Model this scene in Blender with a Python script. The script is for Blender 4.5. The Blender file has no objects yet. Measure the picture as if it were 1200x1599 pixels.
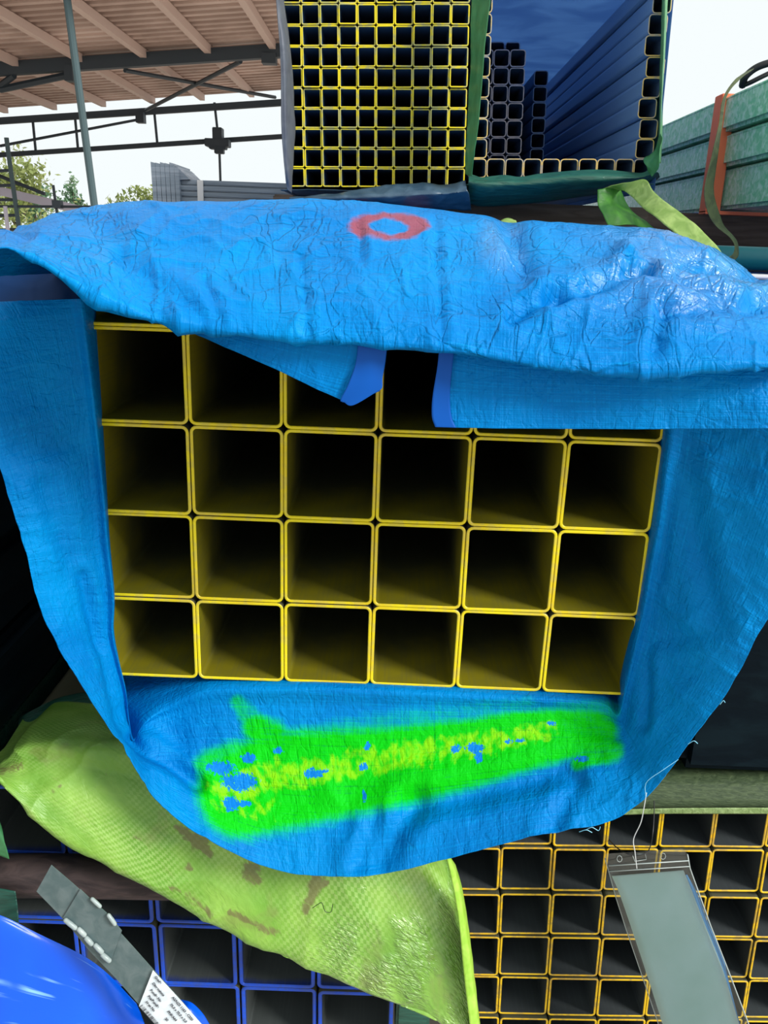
import bpy, bmesh, math, random
import numpy as np
from mathutils import Vector, Matrix

random.seed(7); rng = np.random.default_rng(7)
SC = bpy.context.scene
COL = SC.collection

# ------------------------------------------------------------------ camera
F_PX, PITCH, YAW, ROLL = 1300.0, .3134, -.0045, -.0367
CAM = np.array([.3197, -1.2895, 1.4965])
cp, sp = math.cos(PITCH), math.sin(PITCH); cy, sy = math.cos(YAW), math.sin(YAW); cr, sr = math.cos(ROLL), math.sin(ROLL)
FWD = np.array([sy*cp, cy*cp, -sp]); _r = np.array([cy, -sy, 0]); _d = np.cross(FWD, _r)
RIGHT = cr*_r + sr*_d; DOWN = -sr*_r + cr*_d
cam = bpy.data.cameras.new('camera'); camo = bpy.data.objects.new('camera', cam); COL.objects.link(camo)
cam.sensor_fit = 'VERTICAL'; cam.sensor_height = 36.0; cam.sensor_width = 27.0; cam.lens = F_PX*36/1599
cam.clip_start = .05; cam.clip_end = 300
M = Matrix.Identity(4)
for i in range(3):
    M[i][0] = RIGHT[i]; M[i][1] = -DOWN[i]; M[i][2] = -FWD[i]; M[i][3] = CAM[i]
camo.matrix_world = M
SC.camera = camo

# ------------------------------------------------------------------ sky, sun, exposure
SC.view_settings.view_transform = 'Standard'; SC.view_settings.look = 'None'
SC.view_settings.gamma = 1.0; SC.view_settings.exposure = 0.0; SC.view_settings.use_curve_mapping = False
W = bpy.data.worlds.new('overcast_sky'); SC.world = W; W.use_nodes = True
wn = W.node_tree.nodes; wl = W.node_tree.links
bg = wn['Background']; bg.inputs['Color'].default_value = (.93, .99, 1.0, 1); bg.inputs['Strength'].default_value = 1.0
def sun(name, d, energy, angle, color=(1, .97, .92)):
    l = bpy.data.lights.new(name, 'SUN'); l.energy = energy; l.angle = math.radians(angle); l.color = color
    o = bpy.data.objects.new(name, l); COL.objects.link(o)
    o.rotation_euler = Vector(d).to_track_quat('Z', 'Y').to_euler(); o.location = Vector(d)*6
    return o
sun('hazy_sun', (.74, -.44, .58), 4.0, 18)

# ------------------------------------------------------------------ helpers
def at(px, py, Y):
    d = FWD + RIGHT*(px-600)/F_PX + DOWN*(py-799.5)/F_PX
    return CAM + d*(Y-CAM[1])/d[1]
def pj(P):
    v = np.asarray(P, float)-CAM; z = v@FWD
    return 600+F_PX*(v@RIGHT)/z, 799.5+F_PX*(v@DOWN)/z
def A(pts): return [at(*p) for p in pts]

def link(name, me, parent=None, loc=None):
    o = bpy.data.objects.new(name, me); COL.objects.link(o)
    if parent is not None: o.parent = parent
    if loc is not None: o.location = loc
    return o
def mesh(name, v, f, mats, mi=None, smooth=False):
    me = bpy.data.meshes.new(name); me.from_pydata([tuple(map(float, p)) for p in v], [], f)
    for m in (mats if isinstance(mats, (list, tuple)) else [mats]): me.materials.append(m)
    if mi is not None: me.polygons.foreach_set('material_index', mi)
    if smooth: me.polygons.foreach_set('use_smooth', [True]*len(me.polygons))
    me.update(); return me
def tag(o, label, cat, group=None, kind=None):
    o['label'] = label; o['category'] = cat
    if group: o['group'] = group
    if kind: o['kind'] = kind
    return o
def thing(name, label, cat, loc=(0, 0, 0), group=None):
    o = link(name, None, None, loc); o.empty_display_size = .1
    return tag(o, label, cat, group)
class MB:
    """collects boxes, tubes and prisms into one mesh"""
    def __init__(s): s.v = []; s.f = []
    def add(s, v, f):
        n = len(s.v); s.v += [tuple(map(float, p)) for p in v]; s.f += [tuple(i+n for i in q) for q in f]; return s
    def box(s, lo, hi, b=.0, R=None):
        lo = np.array(lo, float); hi = np.array(hi, float)
        if b <= 0:
            v = [(x, y, z) for x in (lo[0], hi[0]) for y in (lo[1], hi[1]) for z in (lo[2], hi[2])]
            f = [(0, 1, 3, 2), (4, 6, 7, 5), (0, 4, 5, 1), (2, 3, 7, 6), (0, 2, 6, 4), (1, 5, 7, 3)]
        else:
            bm = bmesh.new(); bmesh.ops.create_cube(bm, size=1)
            for q in bm.verts: q.co = Vector([(lo[i]+hi[i])/2 + q.co[i]*(hi[i]-lo[i]) for i in range(3)])
            bmesh.ops.bevel(bm, geom=bm.edges[:], offset=b, segments=2, affect='EDGES')
            bm.verts.index_update(); v = [tuple(q.co) for q in bm.verts]; f = [tuple(q.index for q in p.verts) for p in bm.faces]; bm.free()
        if R is not None:
            c = (lo+hi)/2; v = [tuple(c + np.array(R @ Vector(np.array(p)-c))) for p in v]
        return s.add(v, f)
    def tube(s, pts, r, n=8, cap=True):
        pts = [np.array(p, float) for p in pts]; v = []; f = []; up = None
        for i, p in enumerate(pts):
            t = pts[min(i+1, len(pts)-1)]-pts[max(i-1, 0)]; t = t/np.linalg.norm(t)
            if up is None:
                up = np.cross(t, [0, 0, 1.0])
                if np.linalg.norm(up) < .1: up = np.cross(t, [1.0, 0, 0])
            up = up-t*(up@t); up /= np.linalg.norm(up); w = np.cross(t, up)
            rr = r[i] if isinstance(r, (list, tuple)) else r
            for k in range(n):
                a = 2*math.pi*k/n; v.append(p+rr*(math.cos(a)*up+math.sin(a)*w))
        for i in range(len(pts)-1):
            for k in range(n):
                f.append((i*n+k, i*n+(k+1) % n, (i+1)*n+(k+1) % n, (i+1)*n+k))
        if cap: f += [tuple(range(n))[::-1], tuple((len(pts)-1)*n+k for k in range(n))]
        return s.add(v, f)
    def bar(s, a, b, w, h):
        """rectangular bar between two points, w across, h up"""
        a = np.array(a, float); b = np.array(b, float); t = b-a; t /= np.linalg.norm(t)
        u = np.cross(t, [0, 0, 1.0])
        if np.linalg.norm(u) < .05: u = np.array([1.0, 0, 0])
        u /= np.linalg.norm(u); n = np.cross(u, t)
        v = [p+i*u*w/2+j*n*h/2 for p in (a, b) for i in (-1, 1) for j in (-1, 1)]
        return s.add(v, [(0, 2, 3, 1), (4, 5, 7, 6), (0, 1, 5, 4), (2, 6, 7, 3), (0, 4, 6, 2), (1, 3, 7, 5)])
    def build(s, name, mats, parent=None, smooth=False):
        me = mesh(name, s.v, s.f, mats, None, smooth)
        bm = bmesh.new(); bm.from_mesh(me); bmesh.ops.recalc_face_normals(bm, faces=bm.faces); bm.to_mesh(me); bm.free()
        return link(name, me, parent)

# vectorised gradient noise
_perm = rng.permutation(256); _perm = np.concatenate([_perm, _perm]); _g = rng.normal(size=(256, 3)); _g /= np.linalg.norm(_g, axis=1)[:, None]
def noise(P):
    P = np.asarray(P, float); i = np.floor(P).astype(int); f = P-i; i &= 255; u = f*f*f*(f*(f*6-15)+10); out = 0
    for dx in (0, 1):
        for dy in (0, 1):
            for dz in (0, 1):
                h = _perm[_perm[_perm[(i[..., 0]+dx) & 255]+((i[..., 1]+dy) & 255)]+((i[..., 2]+dz) & 255)]
                w = (u[..., 0] if dx else 1-u[..., 0])*(u[..., 1] if dy else 1-u[..., 1])*(u[..., 2] if dz else 1-u[..., 2])
                out = out+w*((_g[h]*(f-np.array([dx, dy, dz]))).sum(-1))
    return out
def fbm(P, o=3): return sum(noise(P*2**k+k*17.3)/2**k for k in range(o))
def ridge(P): return 1-np.clip(np.abs(noise(P))*3.2, 0, 1)
def cr1(C, n):
    """Catmull-Rom resample along axis 0"""
    C = np.asarray(C, float); m = len(C); t = np.linspace(0, m-1, n); i = np.minimum(t.astype(int), m-2); f = (t-i)
    P = np.concatenate([[2*C[0]-C[1]], C, [2*C[-1]-C[-2]]]); f = f.reshape((-1,)+(1,)*(C.ndim-1))
    a, b, c, d = P[i], P[i+1], P[i+2], P[i+3]
    return .5*((2*b)+(c-a)*f+(2*a-5*b+4*c-d)*f*f+(3*b-a-3*c+d)*f**3)
def sheet(name, rows, nu, nv, mats, parent=None, wrinkle=None, attrs=None, thick=.0012, smooth=True, edge=None):
    """cloth surface through rows of control points; wrinkle(U,V,P) -> offset along normal; attrs: name -> fn(px,py)"""
    G = cr1(np.array([cr1(r, nu) for r in rows]), nv)          # nv x nu x 3
    du = np.linalg.norm(np.diff(G, axis=1), axis=2).mean(0); dv = np.linalg.norm(np.diff(G, axis=0), axis=2).mean(1)
    u = np.concatenate([[0], np.cumsum(du)]); v = np.concatenate([[0], np.cumsum(dv)])
    U, V = np.meshgrid(u, v)
    N = np.cross(np.gradient(G, axis=1), np.gradient(G, axis=0)); N /= np.linalg.norm(N, axis=2)[..., None]+1e-9
    S = np.sign(((CAM-G)*N).sum(-1).mean()); N = N*S
    G0 = G.copy()
    if wrinkle is not None: G = G+N*wrinkle(U, V, G)[..., None]
    if edge is not None: G = edge(G, U, V)
    vs = G.reshape(-1, 3); idx = np.arange(nu*nv).reshape(nv, nu)
    q = np.stack([idx[:-1, :-1], idx[:-1, 1:], idx[1:, 1:], idx[1:, :-1]], -1).reshape(-1, 4)
    if S < 0: q = q[:, ::-1]
    me = mesh(name, vs, q.tolist(), mats, None, smooth)
    uv = me.uv_layers.new(name='metric'); li = np.empty(len(me.loops), int); me.loops.foreach_get('vertex_index', li)
    uu = np.stack([U.reshape(-1), V.reshape(-1)], -1)[li]; uv.data.foreach_set('uv', uu.reshape(-1))
    if attrs:
        X, Y = pj(G0.reshape(-1, 3))
        for k, fn in attrs.items():
            a = me.attributes.new(k, 'FLOAT', 'POINT'); a.data.foreach_set('value', fn(X, Y).astype(np.float32))
    o = link(name, me, parent)
    if thick:
        md = o.modifiers.new('thickness', 'SOLIDIFY'); md.thickness = thick; md.offset = -1
    return o

# ------------------------------------------------------------------ materials
def mat(name, color=(.5, .5, .5), rough=.5, metal=0.0, spec=.5):
    m = bpy.data.materials.new(name); m.use_nodes = True; b = m.node_tree.nodes['Principled BSDF']
    b.inputs['Base Color'].default_value = (*color, 1); b.inputs['Roughness'].default_value = rough
    b.inputs['Metallic'].default_value = metal; b.inputs['Specular IOR Level'].default_value = spec
    return m
class N:
    """small node-graph helper"""
    def __init__(s, m): s.m = m; s.t = m.node_tree; s.b = s.t.nodes['Principled BSDF']
    def node(s, typ, ins=None, **kw):
        n = s.t.nodes.new(typ)
        for k, v in kw.items(): setattr(n, k, v)
        for k, v in (ins or {}).items(): s.set(n.inputs[k], v)
        return n
    def set(s, sock, v):
        if isinstance(v, bpy.types.NodeSocket): s.t.links.new(v, sock)
        elif isinstance(v, tuple) and len(v) == 3 and sock.type == 'RGBA': sock.default_value = (*v, 1)
        else: sock.default_value = v
    def math(s, op, a, b=0.0, clamp=False):
        n = s.node('ShaderNodeMath', {0: a, 1: b}, operation=op, use_clamp=clamp); return n.outputs[0]
    def mix(s, f, a, b):
        n = s.node('ShaderNodeMix', data_type='RGBA'); s.set(n.inputs[0], f); s.set(n.inputs[6], a); s.set(n.inputs[7], b); return n.outputs[2]
    def ramp(s, f, stops):
        n = s.node('ShaderNodeValToRGB', {0: f}); e = n.color_ramp.elements
        while len(e) < len(stops): e.new(.5)
        for k, (p, c) in enumerate(stops): e[k].position = p; e[k].color = (*c, 1) if len(c) == 3 else c
        return n.outputs[0]
    def obj(s): return s.node('ShaderNodeTexCoord').outputs['Object']
    def uv(s): return s.node('ShaderNodeTexCoord').outputs['UV']
    def map(s, v, scale=(1, 1, 1), loc=(0, 0, 0)): return s.node('ShaderNodeMapping', {'Vector': v, 'Scale': scale, 'Location': loc}).outputs[0]
    def noise(s, v, scale, detail=3.0, dist=0.0, rough=.5):
        return s.node('ShaderNodeTexNoise', {'Vector': v, 'Scale': scale, 'Detail': detail, 'Distortion': dist, 'Roughness': rough}).outputs[0]
    def attr(s, name): return s.node('ShaderNodeAttribute', attribute_name=name).outputs['Fac']
    def sstep(s, x, a, b):
        n = s.node('ShaderNodeMapRange', {0: x, 1: a, 2: b, 3: 0.0, 4: 1.0}, interpolation_type='SMOOTHSTEP'); return n.outputs[0]
    def bump(s, h, strength, dist=.001, normal=None):
        ins = {'Height': h, 'Strength': strength, 'Distance': dist}
        if normal is not None: ins['Normal'] = normal
        return s.node('ShaderNodeBump', ins).outputs[0]

def tarp_material(name, base, base2, rough, paint=False, crackle=1.0, transl=0.0):
    m = mat(name, base, rough); g = N(m); uv = g.uv()
    wob = g.noise(uv, 6, 2)
    # woven tape lines both ways, uneven
    w1 = g.noise(g.map(uv, (9, 420, 1)), 1, 3); w2 = g.noise(g.map(uv, (420, 9, 1)), 1, 3)
    weave = g.math('ADD', g.math('MULTIPLY', w1, .6), g.math('MULTIPLY', w2, .4))
    # pressed creases: squarish cells
    n1 = g.node('ShaderNodeTexNoise', {'Vector': uv, 'Scale': 9.0, 'Detail': 3.0})
    dv = g.node('ShaderNodeVectorMath', {0: n1.outputs['Color'], 1: (.05, .05, 0)}, operation='MULTIPLY').outputs[0]
    uv2 = g.node('ShaderNodeVectorMath', {0: uv, 1: dv}, operation='ADD').outputs[0]
    def line(sc, w, seed):
        n = g.noise(g.map(uv2, sc, (seed, seed*1.7, 0)), 1, 2)
        return g.sstep(g.math('ABSOLUTE', g.math('SUBTRACT', n, .5)), 0.0, w)
    vo2 = g.node('ShaderNodeTexVoronoi', {'Vector': g.map(uv2, (44, 34, 1)), 'Scale': 1.0, 'Randomness': 1.0}, feature='DISTANCE_TO_EDGE').outputs[0]
    c1 = g.math('MINIMUM', g.math('MINIMUM', line((20, 3.5, 1), .02, 0), line((5, 17, 1), .018, 3.3)), line((26, 9, 1), .02, 7.1))
    hide = g.sstep(g.noise(uv, 7, 2), .40, .56); c1 = g.math('MAXIMUM', c1, g.math('MULTIPLY', hide, .8)); c2 = g.sstep(vo2, 0.0, .10)
    gate = g.sstep(g.noise(uv, 3.5, 2), .42, .62)
    cre = g.math('ADD', g.math('MULTIPLY', c1, .9), g.math('MULTIPLY', g.math('MULTIPLY', c2, gate), .45))
    fine = g.noise(uv, 95, 4, .6)
    nb = g.bump(cre, .8*crackle, .0045)
    nb = g.bump(fine, .7, .0036, nb)
    nb = g.bump(weave, .8, .0024, nb)
    g.set(g.b.inputs['Normal'], nb)
    col = g.mix(g.sstep(g.noise(uv, 5, 4), .35, .7), base, base2)
    col = g.mix(g.math('MULTIPLY', g.sstep(weave, .5, .62), .35), col, tuple(min(1, c*1.3) for c in base2))
    col = g.mix(g.math('MULTIPLY', g.math('MAXIMUM', g.math('SUBTRACT', 1.0, c1), g.math('MULTIPLY', g.math('MULTIPLY', g.math('SUBTRACT', 1.0, c2), gate), .6)), .22*crackle), col, tuple(c*.5 for c in base))  # crease lines also darkened in the colour, as their shade
    rgh = g.math('ADD', rough-.06, g.math('MULTIPLY', wob, .16))
    if paint:
        sp = g.attr('spray'); br = g.attr('bare'); ye = g.attr('core'); rd = g.attr('ring'); sh = g.attr('sheen')
        g.set(g.b.inputs['Coat Weight'], g.math('MULTIPLY', sh, g.sstep(g.noise(uv, 14, 4, .6), .30, .52))); g.set(g.b.inputs['Coat Roughness'], .14); g.t.links.new(nb, g.b.inputs['Coat Normal']); g.b.inputs['Coat IOR'].default_value = 1.7
        edge = g.math('MULTIPLY', g.math('SUBTRACT', g.noise(uv, 60, 3), .5), .35)
        gm = g.sstep(g.math('ADD', sp, g.math('ADD', edge, g.math('MULTIPLY', g.math('SUBTRACT', weave, .5), .9))), .04, .95)
        flake = g.node('ShaderNodeTexVoronoi', {'Vector': g.map(uv2, (150, 150, 1)), 'Scale': 1.0}).outputs['Color']
        fl = g.math('SUBTRACT', g.noise(uv, 110, 5, 2.5), .5)
        bare = g.math('GREATER_THAN', g.math('ADD', br, g.math('MULTIPLY', fl, 2.6)), .5)
        bare = g.math('MULTIPLY', bare, g.sstep(br, .05, .2))
        gcol = g.mix(g.math('MULTIPLY', g.sstep(g.math('ADD', ye, g.math('MULTIPLY', g.math('SUBTRACT', g.noise(uv, 70, 4), .5), 1.6)), .35, .8), .8), (.004, .60, .0), (.30, .76, .0))
        gcol = g.mix(g.math('MULTIPLY', g.sstep(weave, .44, .36), .45), gcol, (.003, .22, .006))
        gcol = g.mix(bare, gcol, (.005, .22, .72))
        col = g.mix(gm, col, gcol)
        rm = g.sstep(g.math('ADD', rd, g.math('MULTIPLY', g.math('MULTIPLY', edge, 3.2), g.sstep(rd, .02, .3))), .12, .75)
        col = g.mix(g.math('MULTIPLY', rm, .85), col, (.36, .055, .04))
        rgh = g.math('ADD', rgh, g.math('MULTIPLY', gm, .15))
    g.set(g.b.inputs['Base Color'], col); g.set(g.b.inputs['Roughness'], rgh)
    g.b.inputs['Specular Tint'].default_value = (.35, .75, 1, 1); g.b.inputs['Specular IOR Level'].default_value = .2
    if transl:
        t = g.node('ShaderNodeBsdfTranslucent', {'Color': col}); mx = g.node('ShaderNodeMixShader', {0: transl, 1: g.b.outputs[0], 2: t.outputs[0]})
        g.t.links.new(mx.outputs[0], g.t.nodes['Material Output'].inputs[0])
    return m
BLUE = (.0, .185, .56); BLUE2 = (.0, .255, .66)
M_TARP = tarp_material('blue_tarp', BLUE, BLUE2, .33, transl=.12)
M_TARPP = tarp_material('blue_tarp_sprayed', BLUE, BLUE2, .40, paint=True, crackle=.7, transl=.1)
M_COLLAR = tarp_material('blue_tarp_flap', BLUE, BLUE2, .40, paint=True, crackle=.32, transl=.1)
M_INFLAP = tarp_material('blue_tarp_inner_flap', BLUE, BLUE2, .36, crackle=.35, transl=.08)
M_HEM = mat('smooth_blue_hem', (.0, .085, .42), .45, 0, .2)
M_NAVYSHADE = mat('shade_navy_inner_face', (.0, .025, .10), .5, 0, .2)  # tarp face darkened to navy to carry its deep shade

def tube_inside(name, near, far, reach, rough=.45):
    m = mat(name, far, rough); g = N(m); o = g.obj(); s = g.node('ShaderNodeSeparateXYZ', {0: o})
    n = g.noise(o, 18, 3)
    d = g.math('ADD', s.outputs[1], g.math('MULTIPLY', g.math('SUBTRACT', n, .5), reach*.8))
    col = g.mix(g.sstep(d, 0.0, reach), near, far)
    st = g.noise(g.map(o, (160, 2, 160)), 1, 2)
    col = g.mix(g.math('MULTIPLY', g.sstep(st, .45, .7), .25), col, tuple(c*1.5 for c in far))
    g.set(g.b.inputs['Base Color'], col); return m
def rim(name, c1, c2, wear, worn=.3, rough=.45):
    m = mat(name, c1, rough); g = N(m)
    p = g.node('ShaderNodeNewGeometry').outputs['Position']
    a = g.noise(g.map(p, (1, 1, 1)), 9, 3); b = g.noise(p, 60, 4, .4)
    col = g.mix(g.sstep(a, .4, .65), c1, c2)
    col = g.mix(g.math('MULTIPLY', g.sstep(g.math('ADD', b, g.math('MULTIPLY', a, .35)), .62, .78), worn*2), col, wear)
    g.set(g.b.inputs['Base Color'], col); g.set(g.b.inputs['Normal'], g.bump(b, .3, .0008)); return m
M_RIM1 = rim('yellow_sprayed_rim', (.88, .72, .004), (.78, .58, .008), (.42, .36, .16), .14)
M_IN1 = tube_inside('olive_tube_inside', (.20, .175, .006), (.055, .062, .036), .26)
M_OUT1 = mat('tube_outside_steel', (.10, .10, .06), .5)
M_RIM2 = rim('small_yellow_rim', (.86, .68, .008), (.62, .54, .04), (.34, .36, .22), .3)
M_IN2 = tube_inside('small_tube_inside', (.07, .12, .18), (.08, .16, .29), .05, .4)
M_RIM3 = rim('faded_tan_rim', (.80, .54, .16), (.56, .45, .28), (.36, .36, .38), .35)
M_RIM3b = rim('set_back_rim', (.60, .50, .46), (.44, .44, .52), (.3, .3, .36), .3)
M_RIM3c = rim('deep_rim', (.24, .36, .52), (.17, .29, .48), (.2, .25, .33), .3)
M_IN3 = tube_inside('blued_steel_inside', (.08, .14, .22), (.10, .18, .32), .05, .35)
M_OUT3 = mat('blued_steel_side', (.19, .31, .50), .34)
M_RIM4 = rim('amber_yellow_rim', (.86, .54, .004), (.74, .42, .005), (.26, .2, .08), .25)
M_IN4 = tube_inside('dark_grey_tube_inside', (.045, .052, .055), (.045, .054, .058), .05, .5)
M_RIM5 = rim('blue_painted_rim', (.004, .085, .68), (.004, .06, .52), (.04, .08, .26), .2)
M_IN5 = tube_inside('mill_steel_inside', (.015, .04, .22), (.085, .098, .096), .022, .42)

def wrap_mat(name, c1, c2, rough=.4, scale=14, bump=.5, transl=0.0, stretch=(1, 1, 1)):
    m = mat(name, c1, rough); g = N(m); p = g.node('ShaderNodeNewGeometry').outputs['Position']
    n = g.noise(g.map(p, stretch), scale, 5, .7)
    col = g.mix(g.sstep(n, .35, .7), c1, c2); g.set(g.b.inputs['Base Color'], col)
    g.set(g.b.inputs['Normal'], g.bump(n, bump, .006))
    if transl:
        t = g.node('ShaderNodeBsdfTranslucent', {'Color': col}); mx = g.node('ShaderNodeMixShader', {0: transl, 1: g.b.outputs[0], 2: t.outputs[0]})
        g.t.links.new(mx.outputs[0], g.t.nodes['Material Output'].inputs[0])
    return m
M_GREY = wrap_mat('grey_plastic', (.08, .09, .115), (.105, .12, .145), .55, 30, .2)
M_GREYB = wrap_mat('blue_grey_plastic', (.025, .06, .10), (.06, .11, .16), .36, 22, .5)
M_GREEN = wrap_mat('green_plastic', (.06, .27, .10), (.10, .36, .15), .4, 24, .4, .3)
M_GREEND = wrap_mat('dark_green_plastic', (.012, .075, .052), (.022, .12, .085), .4, 18, .7, 0, (1, 3, 6))
M_DARK = wrap_mat('black_green_wrap', (.002, .006, .010), (.004, .011, .016), .5, 9, .5, 0, (1, .25, 3)); M_DARK.node_tree.nodes['Principled BSDF'].inputs['Specular IOR Level'].default_value = .06
M_NAVYSHEET = wrap_mat('navy_sheet', (.16, .28, .50), (.22, .36, .58), .5, 6, .3, .7)
M_BEAM = wrap_mat('spangled_green_beam', (.22, .70, .38), (.62, .96, .78), .26, 60, .25); M_BEAM.node_tree.nodes['Principled BSDF'].inputs['Specular IOR Level'].default_value = .9
M_BEAMD = mat('beam_underside_shadow_gap', (.02, .04, .04), .6)
M_PPD = wrap_mat('moss_green_cloth', (.03, .055, .02), (.065, .10, .04), .7, 60, .4, 0, (1, 1, 6))
M_RUST = wrap_mat('rusty_bar', (.030, .021, .022), (.075, .050, .048), .7, 30, .8, 0, (.5, 1, 2))
M_TIMBER = wrap_mat('weathered_timber', (.10, .07, .05), (.18, .13, .10), .8, 20, .4, 0, (.3, 1, 3))
M_ORANGE = mat('orange_strap', (1.0, .21, .09), .5)
M_OLIVE = wrap_mat('olive_strap', (.07, .09, .04), (.12, .15, .06), .6, 50, .3)
M_LIME = wrap_mat('lime_ribbon', (.26, .42, .09), (.42, .58, .17), .5, 40, .5, .25)
M_LEAFG = wrap_mat('green_scrap', (.04, .20, .03), (.12, .42, .05), .45, 20, .6, .4)
M_BLACK = mat('black_rubber', (.012, .013, .015), .5)
M_TEAL = mat('teal_pipe', (.01, .20, .24), .4)
M_WHITE = mat('white_trim', (.72, .70, .70), .5)
M_BLUEC = wrap_mat('blue_cover', (.004, .07, .35), (.006, .10, .45), .4, 10, .4)
M_STEEL = wrap_mat('galvanised_strap', (.075, .12, .125), (.12, .165, .17), .42, 40, .15)
M_STEELB = wrap_mat('bright_crimp', (.30, .37, .37), (.42, .49, .48), .35, 40, .1)
M_PAPER = wrap_mat('white_label', (.66, .74, .80), (.78, .85, .90), .5, 90, .05)
M_INK = mat('black_ink', (.02, .025, .04), .6)
M_SHEET = mat('blue_poly_sheet', (.0, .10, .80), .32)
g = N(M_SHEET); uv = g.uv(); st = g.noise(g.map(uv, (5, 90, 1)), 1, 4, .3); pt = g.noise(uv, 9, 2)
scf = g.math('MULTIPLY', g.sstep(st, .56, .68), g.sstep(pt, .46, .60))
g.set(g.b.inputs['Base Color'], g.mix(scf, g.mix(g.noise(uv, 6, 2), (.0, .075, .74), (.0, .13, .88)), (.25, .55, .9)))
g.set(g.b.inputs['Normal'], g.bump(g.noise(uv, 25, 3), .25, .003))

# yellow-green woven polypropylene with checker of tapes, dirt and rubbed spots
M_PP = mat('yellow_green_woven', (.33, .56, .08), .33)
g = N(M_PP); uv = g.uv()
nz = g.node('ShaderNodeTexNoise', {'Vector': uv, 'Scale': 14.0, 'Detail': 2.0})
uvw = g.node('ShaderNodeVectorMath', {0: uv, 1: g.node('ShaderNodeVectorMath', {0: nz.outputs['Color'], 1: (.012, .012, 0)}, operation='MULTIPLY').outputs[0]}, operation='ADD').outputs[0]
ck = g.node('ShaderNodeTexChecker', {'Vector': uvw, 'Scale': 155.0, 'Color1': (1, 1, 1), 'Color2': (0, 0, 0)}).outputs['Fac']
amt = g.sstep(g.noise(uv, 5, 3), .36, .6)
cky = g.math('MULTIPLY', ck, amt)
base = g.mix(g.sstep(g.noise(uv, 8, 4), .35, .7), (.15, .35, .035), (.26, .48, .07))
base = g.mix(g.math('MULTIPLY', cky, .3), base, (.55, .76, .28))
di = g.attr('dirt'); dn = g.noise(uv, 55, 5, 1.2)
dm = g.sstep(g.math('ADD', di, g.math('MULTIPLY', g.math('SUBTRACT', dn, .5), 1.5)), .36, .80)
dm = g.math('MULTIPLY', dm, g.sstep(di, .02, .2))
gen = g.math('MULTIPLY', g.sstep(g.noise(uv, 11, 5, .8), .56, .72), .45)
base = g.mix(gen, base, (.22, .24, .075)); base = g.mix(g.math('MULTIPLY', dm, .7), base, (.15, .095, .055))
g.set(g.b.inputs['Base Color'], base)
wv = g.node('ShaderNodeTexWave', {'Vector': uv, 'Scale': 24.0, 'Distortion': 5.0, 'Detail': 3.0, 'Detail Scale': 3.0}).outputs[0]
nb = g.bump(ck, .22, .0007); nb = g.bump(g.noise(uv, 45, 4, 1.0), .5, .0035, nb)
rot = g.node('ShaderNodeMapping', {'Vector': uv, 'Rotation': (0, 0, .95), 'Scale': (60, 210, 1)}).outputs[0]
glo = g.math('MULTIPLY', g.math('MULTIPLY', g.noise(rot, 1, 4, .8), g.sstep(g.noise(uv, 9, 3), .4, .6)), g.attr('gloss'))
nb = g.bump(glo, 1.0, .012, nb)
g.set(g.b.inputs['Coat Weight'], g.math('MULTIPLY', g.attr('gloss'), .9)); g.set(g.b.inputs['Coat Roughness'], .1); g.t.links.new(nb, g.b.inputs['Coat Normal'])
g.set(g.b.inputs['Normal'], nb); g.set(g.b.inputs['Roughness'], g.math('SUBTRACT', .42, g.math('MULTIPLY', g.attr('gloss'), .22)))
M_PPH = wrap_mat('bright_lime_hem', (.30, .58, .05), (.42, .70, .10), .4, 40, .3)

M_PAPERT = mat('reflection_tinted_paper', (.40, .60, .58), .5)
g = N(M_PAPERT); o = g.obj(); g.set(g.b.inputs['Base Color'], g.mix(g.noise(o, 16, 3), (.42, .64, .60), (.60, .78, .80)))  # teal tint and bluish patches stand in for reflections on the paper
g.set(g.b.inputs['Coat Weight'], .3)
M_PAPERB = mat('blue_paper_slip', (.06, .26, .55), .5)
M_CLEAR = bpy.data.materials.new('clear_pvc'); M_CLEAR.use_nodes = True
t = M_CLEAR.node_tree; t.nodes.remove(t.nodes['Principled BSDF'])
tr = t.nodes.new('ShaderNodeBsdfTransparent'); tr.inputs[0].default_value = (.93, .96, .955, 1)
gl = t.nodes.new('ShaderNodeBsdfGlossy'); gl.inputs['Roughness'].default_value = .12; gl.inputs[0].default_value = (.9, .95, .95, 1)
fr = t.nodes.new('ShaderNodeFresnel'); fr.inputs[0].default_value = 1.5
mth = t.nodes.new('ShaderNodeMath'); mth.operation = 'ADD'; mth.inputs[1].default_value = .04; t.links.new(fr.outputs[0], mth.inputs[0])
mx = t.nodes.new('ShaderNodeMixShader'); t.links.new(mth.outputs[0], mx.inputs[0]); t.links.new(tr.outputs[0], mx.inputs[1]); t.links.new(gl.outputs[0], mx.inputs[2])
t.links.new(mx.outputs[0], t.nodes['Material Output'].inputs[0])
M_CLEARE = mat('clear_pvc_edge', (.40, .46, .45), .25)
M_CORD = mat('white_cord', (.66, .70, .72), .5)
M_THREAD = mat('pale_thread', (.22, .62, .85), .5)

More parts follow.
